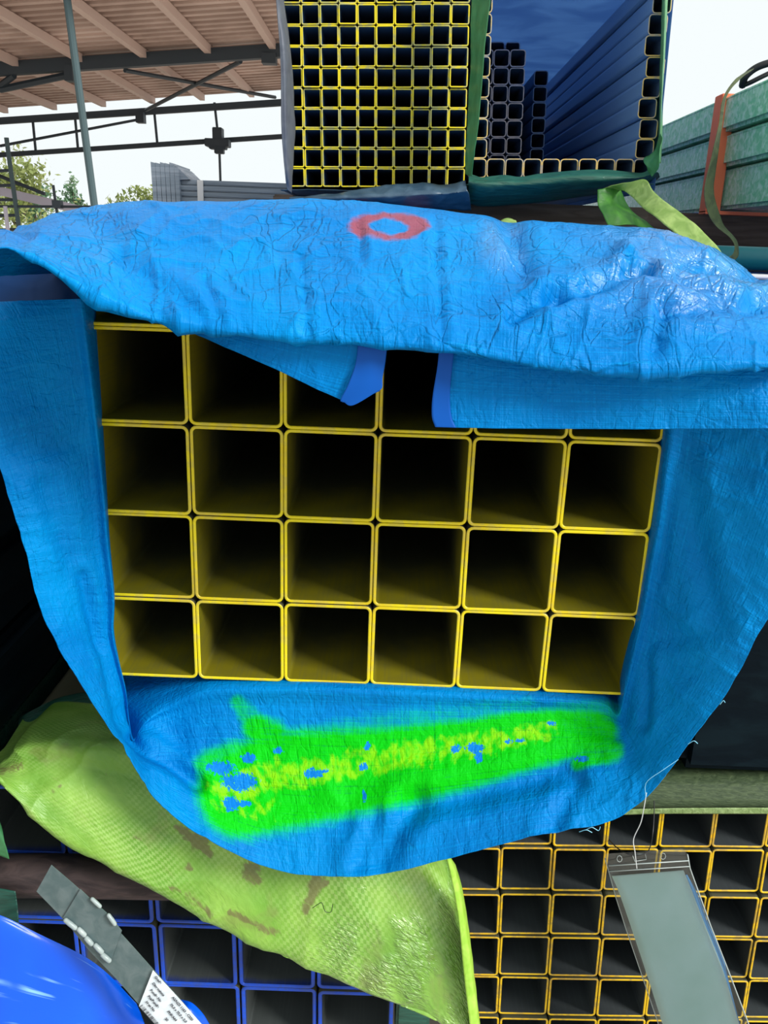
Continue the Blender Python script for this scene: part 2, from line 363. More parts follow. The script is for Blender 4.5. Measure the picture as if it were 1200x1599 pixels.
M_ROOF = wrap_mat('roof_sheet_underside', (.46, .33, .28), (.78, .60, .53), .6, .7, .05)
M_PURLIN = mat('pinkish_purlin', (.66, .50, .44), .6)
M_GIRDER = mat('dark_girder', (.035, .05, .065), .6)
M_POST = mat('teal_grey_post', (.05, .09, .10), .5)
M_LAV = mat('lavender_painted_steel', (.55, .52, .62), .5)
M_GRST = wrap_mat('grey_rolled_steel', (.16, .20, .25), (.26, .30, .36), .4, 12, .2, 0, (.4, 1, 8))
M_BARK = mat('bark', (.12, .10, .07), .9)
M_LEAF = wrap_mat('olive_leaves', (.20, .26, .07), (.38, .42, .16), .6, .8, 0, .35)
M_LEAF2 = wrap_mat('grey_green_leaves', (.10, .22, .12), (.24, .34, .20), .6, .8, 0, .35)
M_GROUND = wrap_mat('dusty_yard_ground', (.40, .35, .30), (.52, .46, .40), .9, .8, .2)

# ------------------------------------------------------------------ ground
gz = -.30
gm = MB().add([(-60, -25, gz), (60, -25, gz), (60, 80, gz), (-60, 80, gz)], [(0, 1, 2, 3)]).build('ground', M_GROUND); gm['kind'] = 'structure'

# ------------------------------------------------------------------ shed roof behind, on the left
def zr(x): return 4.60+.091*x
shed = thing('open_shed', 'open-sided shed with pinkish corrugated roof on dark girders behind the stacks', 'shed', (-6, 13, gz))
def part(mb, name, m, root, smooth=False):
    o = mb.build(name, m, root, smooth); o.matrix_parent_inverse = Matrix.Translation(root.location).inverted(); return o
v = []; f = []; Y0, Y1, pitch = 8.2, 17.6, .26; n = 0; y = Y0; prof = []
while y < Y1:
    prof += [(y, 0), (y+.11, 0), (y+.13, .13), (y+.24, .13)]; y += pitch
for (yy, dz) in prof:
    for x in (-16, 4): v.append((x, yy, zr(x)+dz))
f = [(2*i, 2*i+1, 2*i+3, 2*i+2) for i in range(len(prof)-1)]
part(MB().add(v, f), 'roof_sheet', M_ROOF, shed)
for k in range(-9, 6):
    x = -2.78+1.02*k
    part(MB().bar((x, 8.3, zr(x)-.07), (x, 17.5, zr(x)-.07), .10, .12), 'purlin', M_PURLIN, shed)
def girder(a, b, Y, th, w, name='girder'):
    p, q = at(*a, Y), at(*b, Y); d = q-p
    part(MB().bar(p-d*1.2, q+d*.9, w, th), name, M_GIRDER, shed)
girder((0, 108), (430, 80), 13.4, .19, .14); girder((0, 189), (430, 161), 18, .13, .10); girder((0, 242), (430, 214), 18, .095, .08, 'rail')
for (xa, ya, xb, yb) in ((51, 186, 56, 238), (117, 180, 122, 234), (241, 174, 246, 226), (335, 160, 340, 205), (343, 240, 346, 330)):
    part(MB().tube(A([(xa, ya, 18), (xb, yb, 18)]), .028, 6), 'tie_rod', M_GIRDER, shed)
for p, q, Ya, Yb, r in (((195, 110), (430, 152), 13.5, 17.8, .035), ((376, 96), (228, 172), 13.5, 17.8, .035), ((0, 140), (108, 117), 13.6, 13.4, .055), ((0, 228), (220, 186), 16, 17.9, .03), ((0, 134), (22, 118), 13.6, 13.4, .05)):
    part(MB().tube([at(*p, Ya), at(*q, Yb)], r, 6), 'brace_rod', M_GIRDER, shed)
part(MB().box(at(104, 122, 13.4)-[0, .1, .05], at(116, 108, 13.4)+[0, .1, .05]), 'bracket', M_GIRDER, shed)
part(MB().box(at(214, 188, 17.9)-[0, .1, .05], at(226, 180, 17.9)+[0, .1, .05]), 'bracket', M_GIRDER, shed)
part(MB().box(at(410, 100, 13.4)-[0, .1, .0], at(432, 90, 13.4)+[0, .1, .05]), 'bracket', M_GIRDER, shed)
for x in (-13.5, -9.6, 2.2):
    for yy in (13.4, 18): part(MB().bar((x, yy, gz), (x, yy, zr(x)-.1), .16, .16), 'column', M_GIRDER, shed)
# hoist hanging on the rail
ho = thing('chain_hoist', 'dark stepped hoist block hanging on the far shed rail', 'hoist', at(340, 240, 17.8))
def hp(name, x0, y0, x1, y1, d):
    lo = at(x0, y1, 17.8); hi = at(x1, y0, 17.8); mb = MB().box((lo[0], 17.8-d, lo[2]), (hi[0], 17.8+d, hi[2]), .012)
    o = mb.build(name, M_GIRDER, ho); o.matrix_parent_inverse = Matrix.Translation(ho.location).inverted()
hp('motor_housing', 334, 200, 348, 222, .14); hp('trolley', 322, 218, 359, 229, .16); hp('cable_drum', 328, 226, 354, 233, .12); hp('hook_block', 336, 230, 350, 240, .09)
# leaning pole
pole = MB().tube([at(103, -15, 8.8), at(105, 0, 8.8), at(148, 325, 8.8), at(205, 755, 8.8)], .041, 10).build('leaning_pole', M_POST)
tag(pole, 'teal-grey steel pole leaning in front of the open shed', 'pole')
# scaffold rack at far left
rk = thing('pipe_scaffold', 'weathered pipe scaffold rack beside the trees under the shed edge', 'scaffold', at(20, 370, 12))
def rp(mb, name, m): o = mb.build(name, m, rk); o.matrix_parent_inverse = Matrix.Translation(rk.location).inverted()
rp(MB().tube(A([(10, 215, 12), (16, 260, 12), (32, 372, 12), (60, 560, 12)]), .035, 8), 'post', M_POST)
rp(MB().tube(A([(8, 322, 11.6), (14, 375, 11.6), (36, 560, 11.6)]), .03, 8), 'post', M_LAV)
rp(MB().tube(A([(83, 289, 12), (88, 325, 12), (120, 560, 12)]), .022, 8), 'post', M_GIRDER)
for (a, b, r) in (((-60, 270), (16, 266), .025), ((-60, 293), (20, 289), .025), ((-60, 312), (24, 312), .025), ((-60, 338), (28, 336), .025), ((-60, 361), (32, 358), .025), ((-60, 322), (150, 323), .022)):
    rp(MB().tube(A([(*a, 12), (*b, 12)]), r, 6), 'rail', M_GIRDER)
rp(MB().tube(A([(-60, 252, 12.2), (0, 275, 12.2), (70, 303, 12.2)]), .03, 6), 'brace', M_GIRDER)
rp(MB().box(at(84, 325, 12)-[0, .06, 0], at(96, 313, 12)+[0, .06, 0]), 'clamp', M_GIRDER)
lb = MB().bar(at(-60, 284, 12.6), at(160, 336, 12.6), .10, .125).build('steel_channel_beam', M_LAV)
tag(lb, 'pale lavender steel beam sloping across the pipe scaffold', 'beam')

# trees behind
def tree(px, py, Y, rx, rz, nleaf, label, m, low=False):
    c = at(px, py, Y); t = thing('tree', label, 'tree', (c[0], c[1], gz), 'trees beyond the shed')
    k = Y/30
    tm = MB().tube([(0, 0, 0), (.1, 0, (c[2]-gz)*.5), (-.05, 0, c[2]-gz)], [.14*k, .1*k, .04*k], 7)
    for j in range(5):
        a = j*1.3; tm.tube([(0, 0, (c[2]-gz)*.6), (math.cos(a)*rx*.6, math.sin(a)*rx*.6, c[2]-gz+rz*.3*math.sin(j*2))], [.05*k, .015*k], 5)
    tm.build('trunk', M_BARK, t, True)
    v = []; f = []
    cl = rng.normal(size=(16, 3)); cl /= np.linalg.norm(cl, axis=1)[:, None]; cl *= rng.uniform(.35, .9, (16, 1))
    for i in range(nleaf):
        d = cl[i % 16]+rng.normal(size=3)*.2
        p = np.array([d[0]*rx, d[1]*rx, d[2]*rz+c[2]-gz]); s = rng.uniform(.06, .15)*k
        a = rng.normal(size=3); a /= np.linalg.norm(a); b = np.cross(a, rng.normal(size=3)); b /= np.linalg.norm(b)
        i0 = len(v); v += [p-a*s, p+b*s*.45, p+a*s, p-b*s*.45]; f.append((i0, i0+1, i0+2, i0+3))
    o = link('crown', mesh('crown', v, f, m), t); o['kind'] = 'stuff'
tree(22, 292, 26, 1.15, 1.35, 1500, 'olive tree behind the pipe scaffold posts', M_LEAF)
tree(52, 312, 28, .95, .9, 700, 'small grey-green tree just beyond the scaffold post', M_LEAF2)
tree(114, 312, 30, .42, .75, 260, 'slender young tree between scaffold and leaning pole', M_LEAF2)
tree(216, 322, 30, 1.0, .65, 700, 'low bush beside the grey steel bundle', M_LEAF)
tree(70, 362, 24, 1.9, .8, 2200, 'wide olive bush under the lavender beam', M_LEAF)
tree(172, 331, 35, .6, .3, 250, 'tiny far bush just behind the leaning pole foot', M_LEAF)

# ------------------------------------------------------------------ square tubes
def tube_mesh(name, Wd, t, r, L, mats, seg=4, back=True):
    def prof(h, rr):
        P = []
        for (sx, sz, a0) in ((1, 1, 0), (-1, 1, 90), (-1, -1, 180), (1, -1, 270)):
            for k in range(seg+1):
                a = math.radians(a0+90*k/seg); P.append((sx*(h-rr)+rr*math.cos(a), sz*(h-rr)+rr*math.sin(a)))
        return P
    h = Wd/2; ch = t*.22
    loops = [(prof(h, r), L), (prof(h, r), ch), (prof(h-ch, r-ch*.5), 0), (prof(h-t+ch, max(r-t, r*.35)+ch*.5), 0), (prof(h-t, max(r-t, r*.35)), ch), (prof(h-t, max(r-t, r*.35)), L)]
    n = 4*(seg+1); v = []; f = []; mi = []
    for P, y in loops: v += [(x, y, z) for x, z in P]
    for li, m in ((0, 2), (1, 0), (2, 0), (3, 0), (4, 1)):
        for k in range(n):
            f.append((li*n+k, li*n+(k+1) % n, (li+1)*n+(k+1) % n, (li+1)*n+k)); mi.append(m)
    for k in range(n): f.append((5*n+k, 5*n+(k+1) % n, (k+1) % n, k)); mi.append(2)
    if back: f.append(tuple(5*n+k for k in range(n))); mi.append(1)  # unseen far end closed, added to keep the bore dark
    me = mesh(name, v, f, mats, mi)
    bm = bmesh.new(); bm.from_mesh(me); bmesh.ops.recalc_face_normals(bm, faces=bm.faces); bm.to_mesh(me); bm.free(); return me
ORD = ['', 'first', 'second', 'third', 'fourth', 'fifth', 'sixth', 'seventh', 'eighth', 'ninth', 'tenth', 'eleventh', 'twelfth']
def place(name, me, x, Y, z, rot, label, group, jit=.0015):
    o = link(name, me, None, (x, Y+random.uniform(-jit, jit), z)); o.rotation_euler = (0, -math.radians(rot), 0)
    return tag(o, label, 'tube', group)
def lattice(x0, z0, rot, px, pz):
    c, s = math.cos(math.radians(rot)), math.sin(math.radians(rot))
    return lambda i, k: (x0+(i+.5)*px*c-(k+.5)*pz*s, z0+(i+.5)*px*s+(k+.5)*pz*c)

# main bundle: six columns, five rows
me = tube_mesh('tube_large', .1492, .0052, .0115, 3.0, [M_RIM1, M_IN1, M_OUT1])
L0 = lattice(-.15, .76, 0, .15, .15)
ROWN = {1: 'bottom row, resting above the green spray', 2: 'second row above the green spray', 3: 'third row above the green spray', 4: 'fourth row above the green spray', 5: 'topmost row under the tarp crest'}
for k in range(5):
    for i in range(6):
        x, z = L0(i, k)
        place('square_tube', me, x, 0, z, random.uniform(-.25, .25), f'large yellow-rimmed square tube, {ROWN[k+1]}, {ORD[i+1]} from left flap', 'large tubes in the blue tarp', .002)

# top-left bundle of small tubes
me = tube_mesh('tube_small', .0402, .0030, .0045, 2.4, [M_RIM2, M_IN2, M_OUT1], 2)
L1 = lattice(.062, 1.6085, 1.8, .0405, .0410)
for k in range(10):
    for i in range(10):
        x, z = L1(i, k)
        place('small_square_tube', me, x, .75, z, 1.8+random.uniform(-.5, .5), f'small yellow-rimmed square tube, {ORD[k+1]} row from bundle bottom, {ORD[i+1]} from grey plastic flap', 'small tubes in the grey-wrapped bundle', .004)

# top-right bundle: outer ring in front, inner tubes slid back
tm3 = tube_mesh('tube_small_tan', .0408, .0024, .008, 2.4, [M_RIM3, M_IN3, M_OUT3], 3)
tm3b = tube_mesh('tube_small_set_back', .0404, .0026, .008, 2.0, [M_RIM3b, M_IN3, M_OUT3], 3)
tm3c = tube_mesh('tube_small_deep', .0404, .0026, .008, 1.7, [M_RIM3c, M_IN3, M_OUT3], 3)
L2 = lattice(.4735, 1.6415, 1.8, .0415, .0413)
G3 = 'small tubes in the green-wrapped bundle'
for i in range(10):
    x, z = L2(i, 0); place('small_square_tube', tm3, x, .75, z, 1.8, f'tan-rimmed small tube in the front row on the green lower lip, {ORD[i+1]} from green strip', G3, .003)
for k in range(1, 10):
    x, z = L2(0, k); place('small_square_tube', tm3, x, .75, z, 1.8, f'tan-rimmed small tube in the upright column behind the green strip, {ORD[k+1]} from bottom', G3, .004)
    x, z = L2(9, k); place('small_square_tube', tm3, x+.004*(k % 3)-.004+.0008*k, .75, z, 1.8, f'dull-rimmed small tube in the outer column against open sky side, {ORD[k+1]} from bottom', G3, .004)
for k in range(1, 9):
    for i in range(1, 5):
        x, z = L2(i, k)
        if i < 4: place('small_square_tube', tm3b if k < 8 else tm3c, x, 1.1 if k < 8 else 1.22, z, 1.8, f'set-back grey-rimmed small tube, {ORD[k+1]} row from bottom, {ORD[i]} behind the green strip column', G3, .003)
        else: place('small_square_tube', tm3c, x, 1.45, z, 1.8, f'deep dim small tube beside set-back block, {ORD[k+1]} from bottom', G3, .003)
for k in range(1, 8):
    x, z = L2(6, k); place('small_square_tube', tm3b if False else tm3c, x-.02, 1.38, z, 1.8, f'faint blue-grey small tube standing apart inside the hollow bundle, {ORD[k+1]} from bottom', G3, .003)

# lower right bundle, amber yellow rims
me = tube_mesh('tube_medium', .0968, .0041, .0075, 3.0, [M_RIM4, M_IN4, M_OUT1], 3)
Z4 = [.432, .330, .224, .121, .019, -.083]
R4 = ['row right under the green hem', 'second row under the green hem', 'third row under the green hem', 'fourth row under the green hem', 'fifth row under the green hem', 'sixth row under the green hem']
for k, zt in enumerate(Z4):
    for i in range(7):
        xx = .459+.0982*i+(.33-zt)*.072; zz = zt+.0035*i-.0015
        if k == 0 and i < 1: continue
        place('medium_square_tube', me, xx+.049, 0.0, zz+.0505, -random.uniform(1.6, 2.4)*-1, f'amber-rimmed square tube, {R4[k]}, {ORD[i+1]} from the yellow-green sheet', 'amber-rimmed tubes of the lower stack', .003)

# lower left bundle, blue rims
me = tube_mesh('tube_blue', .1515, .0078, .012, 3.0, [M_RIM5, M_IN5, M_OUT1], 4)
R5 = ['top row above the rusty bar', 'second row behind the rusty bar', 'third row below the rusty bar', 'lowest row beside the label']
for k in range(4):
    for i in range(5):
        xx = -.414+.1555*i; zz = .370-.1535*k+.0012*i
        place('blue_square_tube', me, xx+.0777+(k-1)*.004, .0, zz+.077, .5+random.uniform(-.2, .2), f'blue-rimmed square tube, {R5[k]}, {ORD[i+1]} from the dark stack', 'blue-rimmed tubes of the lower stack', .003)

# ------------------------------------------------------------------ the blue tarpaulin
tarp = thing('tarpaulin', 'crumpled blue tarp flaring open around the large yellow tubes, sprayed green and red', 'tarp')
def soft(x, a, b): t = np.clip((x-a)/(b-a), 0, 1); return t*t*(3-2*t)
def ell(X, Y, cx, cy, rx, ry): return np.sqrt(((X-cx)/rx)**2+((Y-cy)/ry)**2)
def seg_d(X, Y, a, b):
    ax, ay, ra = a; bx, by, rb = b; dx, dy = bx-ax, by-ay; t = np.clip(((X-ax)*dx+(Y-ay)*dy)/(dx*dx+dy*dy), 0, 1)
    return np.sqrt((X-ax-t*dx)**2+(Y-ay-t*dy)**2)/(ra+t*(rb-ra))
def spray(X, Y):
    S = [(378, 1238, 72), (430, 1220, 80), (520, 1208, 72), (620, 1196, 64), (720, 1178, 56), (800, 1160, 50), (870, 1148, 43), (930, 1144, 36)]
    d = np.full(X.shape, 9.0)
    for a, b in zip(S, S[1:]): d = np.minimum(d, seg_d(X, Y, a, b))
    m = 1-soft(d, .70, 1.30)
    for a, b, w in (((400, 1135, 22), (420, 1150, 30), .9), ((372, 1098, 14), (398, 1130, 20), .55), ((905, 1192, 14), (955, 1172, 20), .95), ((330, 1195, 26), (370, 1180, 26), .75), ((880, 1120, 24), (950, 1110, 20), .5), ((540, 1150, 34), (820, 1118, 30), .36), ((345, 1285, 22), (400, 1298, 16), .5)):
        m = np.maximum(m, w*(1-soft(seg_d(X, Y, a, b), .5, 1.5)))
    return m*(1-.12*soft(X, 800, 950))  # spray thinned towards the right end in place of the shadow there
def bare(X, Y):
    m = np.zeros(X.shape)
    for (cx, cy, rx, ry) in ((374, 1221, 34, 17), (345, 1199, 26, 13), (388, 1184, 14, 10), (434, 1172, 9, 7), (491, 1207, 17, 10), (505, 1204, 12, 4), (568, 1197, 8, 8), (712, 1169, 10, 8), (742, 1168, 18, 9), (748, 1182, 8, 14), (795, 1158, 9, 5), (812, 1156, 8, 4), (862, 1129, 10, 4), (360, 1255, 16, 14), (573, 1165, 5, 8), (380, 1255, 16, 6), (910, 1187, 16, 6), (569, 1243, 4, 12)):
        m = np.maximum(m, .95*(1-soft(ell(X, Y, cx, cy, rx, ry), .3, 1.3)))
    return m
def core(X, Y):
    m = np.zeros(X.shape)
    S = [(350, 1240, 34), (430, 1210, 34), (500, 1205, 28), (600, 1185, 30), (680, 1170, 28), (760, 1160, 26), (860, 1140, 18)]
    for a, b in zip(S, S[1:]): m = np.maximum(m, .62*(1-soft(seg_d(X, Y, a, b), .3, 1.4)))
    return np.maximum(m, .45*(1-soft(ell(X, Y, 400, 1255, 60, 40), .3, 1.2)))
def ring(X, Y):
    e = ell(X, Y, 607, 357, 62, 23); i = ell(X, Y, 607, 357, 36, 14)
    m = (.55+.45*np.abs((X-600)/60))*(1-soft(e, .55, 1.25))*soft(i, .55, 1.25)*1.5
    return np.maximum(m, .22*(1-soft(ell(X, Y, 590, 352, 100, 16), .2, 1.3))*soft(i, .9, 1.1))
ATT = {'spray': spray, 'bare': bare, 'core': core, 'ring': ring, 'sheen': lambda X, Y: X*0}
ZERO = {'spray': lambda X, Y: X*0, 'bare': lambda X, Y: X*0, 'core': lambda X, Y: X*0, 'ring': ring, 'sheen': lambda X, Y: np.maximum(soft(X, 840, 1080)*soft(Y, 540, 440), .9*(1-soft(ell(X, Y, 785, 380, 40, 60), .4, 1.3)))}

def crumple(amp, fine=1.0):
    def w(U, V, P):
        q = P*np.array([1, 1, 1.0])
        a = fbm(q*4.0+3.1, 3)*.007*amp
        b = (ridge(q*6.0+np.array([9.1, 2, 5]))**4)*.0045*amp
        c = (ridge(q*15.0+4.7)**4)*.0026*amp*fine*(.4+soft(noise(q*3.3), -.2, .3))
        d = fbm(q*40.0, 2)*.0012*fine
        # pressed vertical folds
        e = (ridge(np.stack([U*12+noise(q*6)*.9, V*1.4, U*0+.37], -1))**5)*.0034*amp
        return a+b+c+d+e
    return w
# top flap: columns (px, crest y, fold y, fold Y)
C = [(-170, 440, 446, -.34), (-60, 408, 418, -.34), (0, 381, 387, -.335), (40, 362, 399, -.33), (70, 347, 414, -.325), (110, 332, 442, -.32), (150, 322, 470, -.315), (200, 318, 489, -.31), (250, 316, 505, -.305), (310, 315, 513, -.30), (370, 315, 522, -.30), (430, 314, 530, -.30), (490, 314, 533, -.30), (550, 317, 537, -.30), (610, 322, 543, -.30), (660, 328, 547, -.30), (710, 334, 552, -.30), (760, 341, 561, -.30), (800, 346, 568, -.30), (850, 347, 576, -.30), (900, 350, 581, -.30), (950, 353, 585, -.30), (1000, 359, 586, -.30), (1040, 364, 584, -.30), (1080, 378, 582, -.30), (1110, 390, 579, -.30), (1140, 407, 576, -.30), (1170, 428, 574, -.30), (1210, 456, 572, -.30), (1260, 500, 570, -.29), (1330, 560, 569, -.28)]
def trow(fr, Yf):
    R = []
    for (x, yc, yf, Y) in C: R.append(at(x, yc+(yf-yc)*fr, Yf*1.0+(Y if Yf < 0 else 0)*0+0))
    return R
rows = []
cr_pts = [at(x, yc, -.02 if x > 100 else -.02-.0012*(100-x)) for (x, yc, yf, Y) in C]
def squeeze(x, lo, hi): return lo+(x-lo)*.08 if x < lo else (hi+(x-hi)*.08 if x > hi else x)
rows.append([np.array([squeeze(p[0], -.17, .77), 2.0, min(p[2]-.012, 1.518)]) for p in cr_pts])
rows.append([np.array([squeeze(p[0], -.18, .78), .6, min(p[2]-.012, 1.522)]) for p in cr_pts])
rows.append([np.array([squeeze(p[0], -.26, .83), .16, p[2]-.007]) for p in cr_pts])
rows.append(cr_pts)
for fr, s in ((.22, .42), (.50, .70), (.78, .92), (.94, 1.0), (1.0, .985)):
    rows.append([at(x, yc+(yf-yc)*fr, (-.02 if x > 100 else -.02-.0012*(100-x))*(1-s)+Y*s) for (x, yc, yf, Y) in C])
rows.append([at(x, yf-8, Y+.035) for (x, yc, yf, Y) in C])
rows.append([at(x, yf-26, Y+.11) for (x, yc, yf, Y) in C])
def topw(U, V, P):
    w = crumple(1.0)(U, V, P)
    x, y = pj(P.reshape(-1, 3)); x = x.reshape(U.shape); y = y.reshape(U.shape)
    # deep dents and folds on the right half
    def groove(a, b, width, depth, bank):
        d = seg_d(x, y, (*a, 1), (*b, 1)); s = ((x-a[0])*(b[1]-a[1])-(y-a[1])*(b[0]-a[0])); s = s/(math.hypot(b[0]-a[0], b[1]-a[1]))
        return -depth*np.exp(-(d/width)**2)+bank*np.exp(-((d-width*1.6)/(width*1.2))**2)
    w = w+groove((795, 345), (815, 420), 20, .010, .006)+groove((860, 475), (1010, 425), 14, .010, .007)+groove((800, 500), (870, 465), 13, .009, .006)
    w = w+groove((1000, 400), (1180, 440), 16, .009, .006)+groove((980, 425), (1130, 470), 12, .008, .006)+groove((1030, 495), (1022, 550), 16, .006, .004)+groove((1040, 495), (1190, 480), 14, .007, .006)
    w = w+groove((560, 345), (565, 410), 8, .003, .002)+groove((150, 340), (250, 480), 30, .006, .005)+groove((190, 400), (320, 500), 14, .004, .004)+groove((470, 400), (480, 520), 9, .003, .002)
    w = w+groove((320, 440), (345, 505), 10, .003, .003)+groove((680, 350), (690, 530), 9, .003, .002)
    k = np.clip((V-V.min())/(1.9), 0, 1)
    return w*soft(P[..., 1], 1.4, .4)*(.3+.7*soft(P[..., 1], .03, -.12))
sheet('top_flap', rows, 460, 240, M_TARPP, tarp, topw, ZERO, .0015)

# collar: side and bottom flaps as one funnel (inner px, outer px, outer Y)
S = [((134, 466), (-120, 476), -0.083, .0), ((137, 490), (-90, 505), -0.104, 0), ((142, 540), (-55, 570), -0.120, 0), ((150, 610), (-25, 650), -0.130, 0), ((158, 690), (2, 735), -0.135, 0), ((165, 770), (24, 805), -0.140, 0), ((171, 850), (42, 872), -0.140, 0),
     ((179, 930), (60, 940), -0.140, 0), ((178, 985), (84, 1000), -0.140, 0), ((186, 1030), (115, 1052), -0.140, .0), ((196, 1075), (150, 1112), -0.140, 0), ((200, 1120), (180, 1165), -0.140, 0),
     ((206, 1150), (208, 1202), -0.146, 0), ((222, 1120), (246, 1252), -0.151, 0), ((262, 1090), (300, 1296), -0.156, 0), ((320, 1068), (370, 1334), -0.156, 0), ((400, 1064), (440, 1360), -0.156, 0), ((490, 1064), (510, 1368), -0.156, 0), ((575, 1067), (575, 1367), -0.156, 0),
     ((640, 1070), (640, 1356), -0.156, 0), ((710, 1073), (710, 1339), -0.156, 0), ((780, 1077), (780, 1320), -0.156, 0), ((850, 1080), (850, 1303), -0.156, 0), ((905, 1083), (915, 1293), -0.156, 0), ((945, 1088), (965, 1277), -0.151, 0), ((962, 1110), (1010, 1245), -0.146, 0),
     ((968, 1100), (1048, 1200), -0.140, 0), ((975, 1065), (1084, 1150), -0.140, 0), ((986, 1015), (1118, 1105), -0.140, 0), ((1000, 950), (1155, 1048), -0.140, 0), ((1010, 890), (1180, 1000), -0.140, 0), ((1022, 820), (1215, 940), -0.140, 0), ((1031, 750), (1250, 860), -0.140, 0), ((1040, 680), (1290, 780), -0.135, 0), ((1046, 610), (1320, 700), -0.130, 0), ((1050, 560), (1340, 620), -0.125, 0)]
def lerp(a, b, t): return tuple(a[i]+(b[i]-a[i])*t for i in range(2))
rows = []
def behind(a, i):
    p = at(*a, 0)
    if i <= 13: return np.array([-.158-.004*i, .12, p[2]-.004])
    if i >= 25: return np.array([.758, .10, p[2]])
    return np.array([p[0], .10, .752])
rows.append([behind(a, i) for i, (a, b, Y, _) in enumerate(S)])
nS = len(S)
def inY(i): return -.035 if i <= 12 else (-.02 if i == 13 else (-.008 if i < 25 else -.012))
S = [((a[0], a[1]+(5 if 14 <= i <= 24 else 0)), b, Y, k) for i, (a, b, Y, k) in enumerate(S)]
rows.append([at(*a, inY(i)) for i, (a, b, Y, _) in enumerate(S)])
for t, s in ((.12, .10), (.35, .34), (.62, .64), (.85, .88), (1.0, 1.0)):
    R = []
    for i, (a, b, Y, _) in enumerate(S):
        bow = 0.0
        if 14 <= i <= 23: bow = .02*math.sin(math.pi*t)        # bottom flap sags back in the middle
        R.append(at(*lerp(a, b, t), inY(i)*(1-s)+Y*s+bow))
    rows.append(R)
_VEc = cr1(np.array([np.linalg.norm(np.array(rows[1][i])-np.array(rows[0][i])) for i in range(nS)]), 620); VE = _VEc*0+_VEc.mean()
def colw(U, V, P):
    w = crumple(.5, .8)(U, V, P)
    x, y = pj(P.reshape(-1, 3)); x = x.reshape(U.shape); y = y.reshape(U.shape)
    def groove(a, b, width, depth):
        d = seg_d(x, y, (*a, 1), (*b, 1)); return -depth*np.exp(-(d/width)**2)+depth*.7*np.exp(-((d-width*1.7)/(width*1.2))**2)
    w = w+groove((205, 1160), (310, 1225), 12, .010)+groove((310, 1225), (480, 1250), 20, .004)+groove((560, 1350), (590, 1270), 14, .006)+groove((590, 1345), (650, 1250), 22, .010)+groove((650, 1262), (880, 1205), 22, .012)+groove((870, 1125), (960, 1150), 10, .005)
    w = w+groove((865, 1290), (905, 1225), 16, .006)+groove((1050, 690), (1030, 900), 9, .006)+groove((1065, 720), (1120, 980), 20, .006)+groove((1010, 1010), (1010, 1130), 10, .006)+groove((1020, 1000), (1090, 990), 16, .005)+groove((70, 760), (150, 1000), 18, .005)+groove((30, 700), (140, 690), 20, .004)+groove((130, 900), (190, 1150), 10, .006)
    w = w+(ridge(np.stack([U*26+noise(P*5)*.9, V*2.0, U*0+.9], -1))**4)*.0016
    return w*soft(V, VE[None, :]+.012, VE[None, :]+.08)
def fray(G, U, V):
    e = soft(V, V.max()-.03, V.max())[..., None]; j = noise(np.stack([U*38, V*0, V*0+.5], -1))[..., None]*.0016+noise(np.stack([U*9, V*0, V*0+2.5], -1))[..., None]*.003
    d = G-np.roll(G, 1, axis=0); d /= np.linalg.norm(d, axis=2)[..., None]+1e-9
    return G+d*j*e
sheet('side_and_bottom_flap', rows, 620, 150, M_COLLAR, tarp, colw, ATT, .0015, edge=fray)

# inner tarp panel behind the crest tip, its deep shade put into the colour
sheet('inner_corner_panel', [A([(-200, 380, .10), (-60, 385, .12), (60, 385, .13), (126, 390, .13)]), A([(-200, 430, .08), (-60, 430, .10), (60, 432, .12), (128, 432, .12)]), A([(-200, 500, .02), (-60, 500, .06), (60, 495, .08), (134, 496, .10)])], 90, 40, M_NAVYSHADE, tarp, crumple(.5))
# underlying right hand flap, hanging straight
inf = sheet('inner_flap', [A([(690, 520, -0.245), (780, 535, -0.245), (900, 540, -0.245), (1040, 545, -0.245), (1180, 550, -0.255), (1330, 555, -0.265)]), A([(690, 560, -0.250), (780, 575, -0.250), (900, 580, -0.250), (1040, 585, -0.255), (1180, 588, -0.265), (1330, 590, -0.275)]),
    A([(690, 620, -0.253), (780, 624, -0.255), (900, 626, -0.253), (1040, 628, -0.260), (1180, 628, -0.275), (1330, 628, -0.285)]), A([(693, 667, -0.255), (780, 669, -0.259), (900, 670, -0.255), (1040, 670, -0.262), (1180, 669, -0.275), (1330, 668, -0.290)])], 260, 80, M_INFLAP, tarp, crumple(.45, .8))
sheet('hem_band', [A([(688, 525, -0.261), (712, 530, -0.257)]), A([(684, 570, -0.263), (707, 572, -0.259)]), A([(676, 620, -0.264), (703, 620, -0.261)]), A([(675, 650, -0.265), (706, 652, -0.262)]), A([(680, 667, -0.265), (713, 668, -0.262)])], 10, 40, M_HEM, inf, lambda U, V, P: noise(P*14)*.0015)
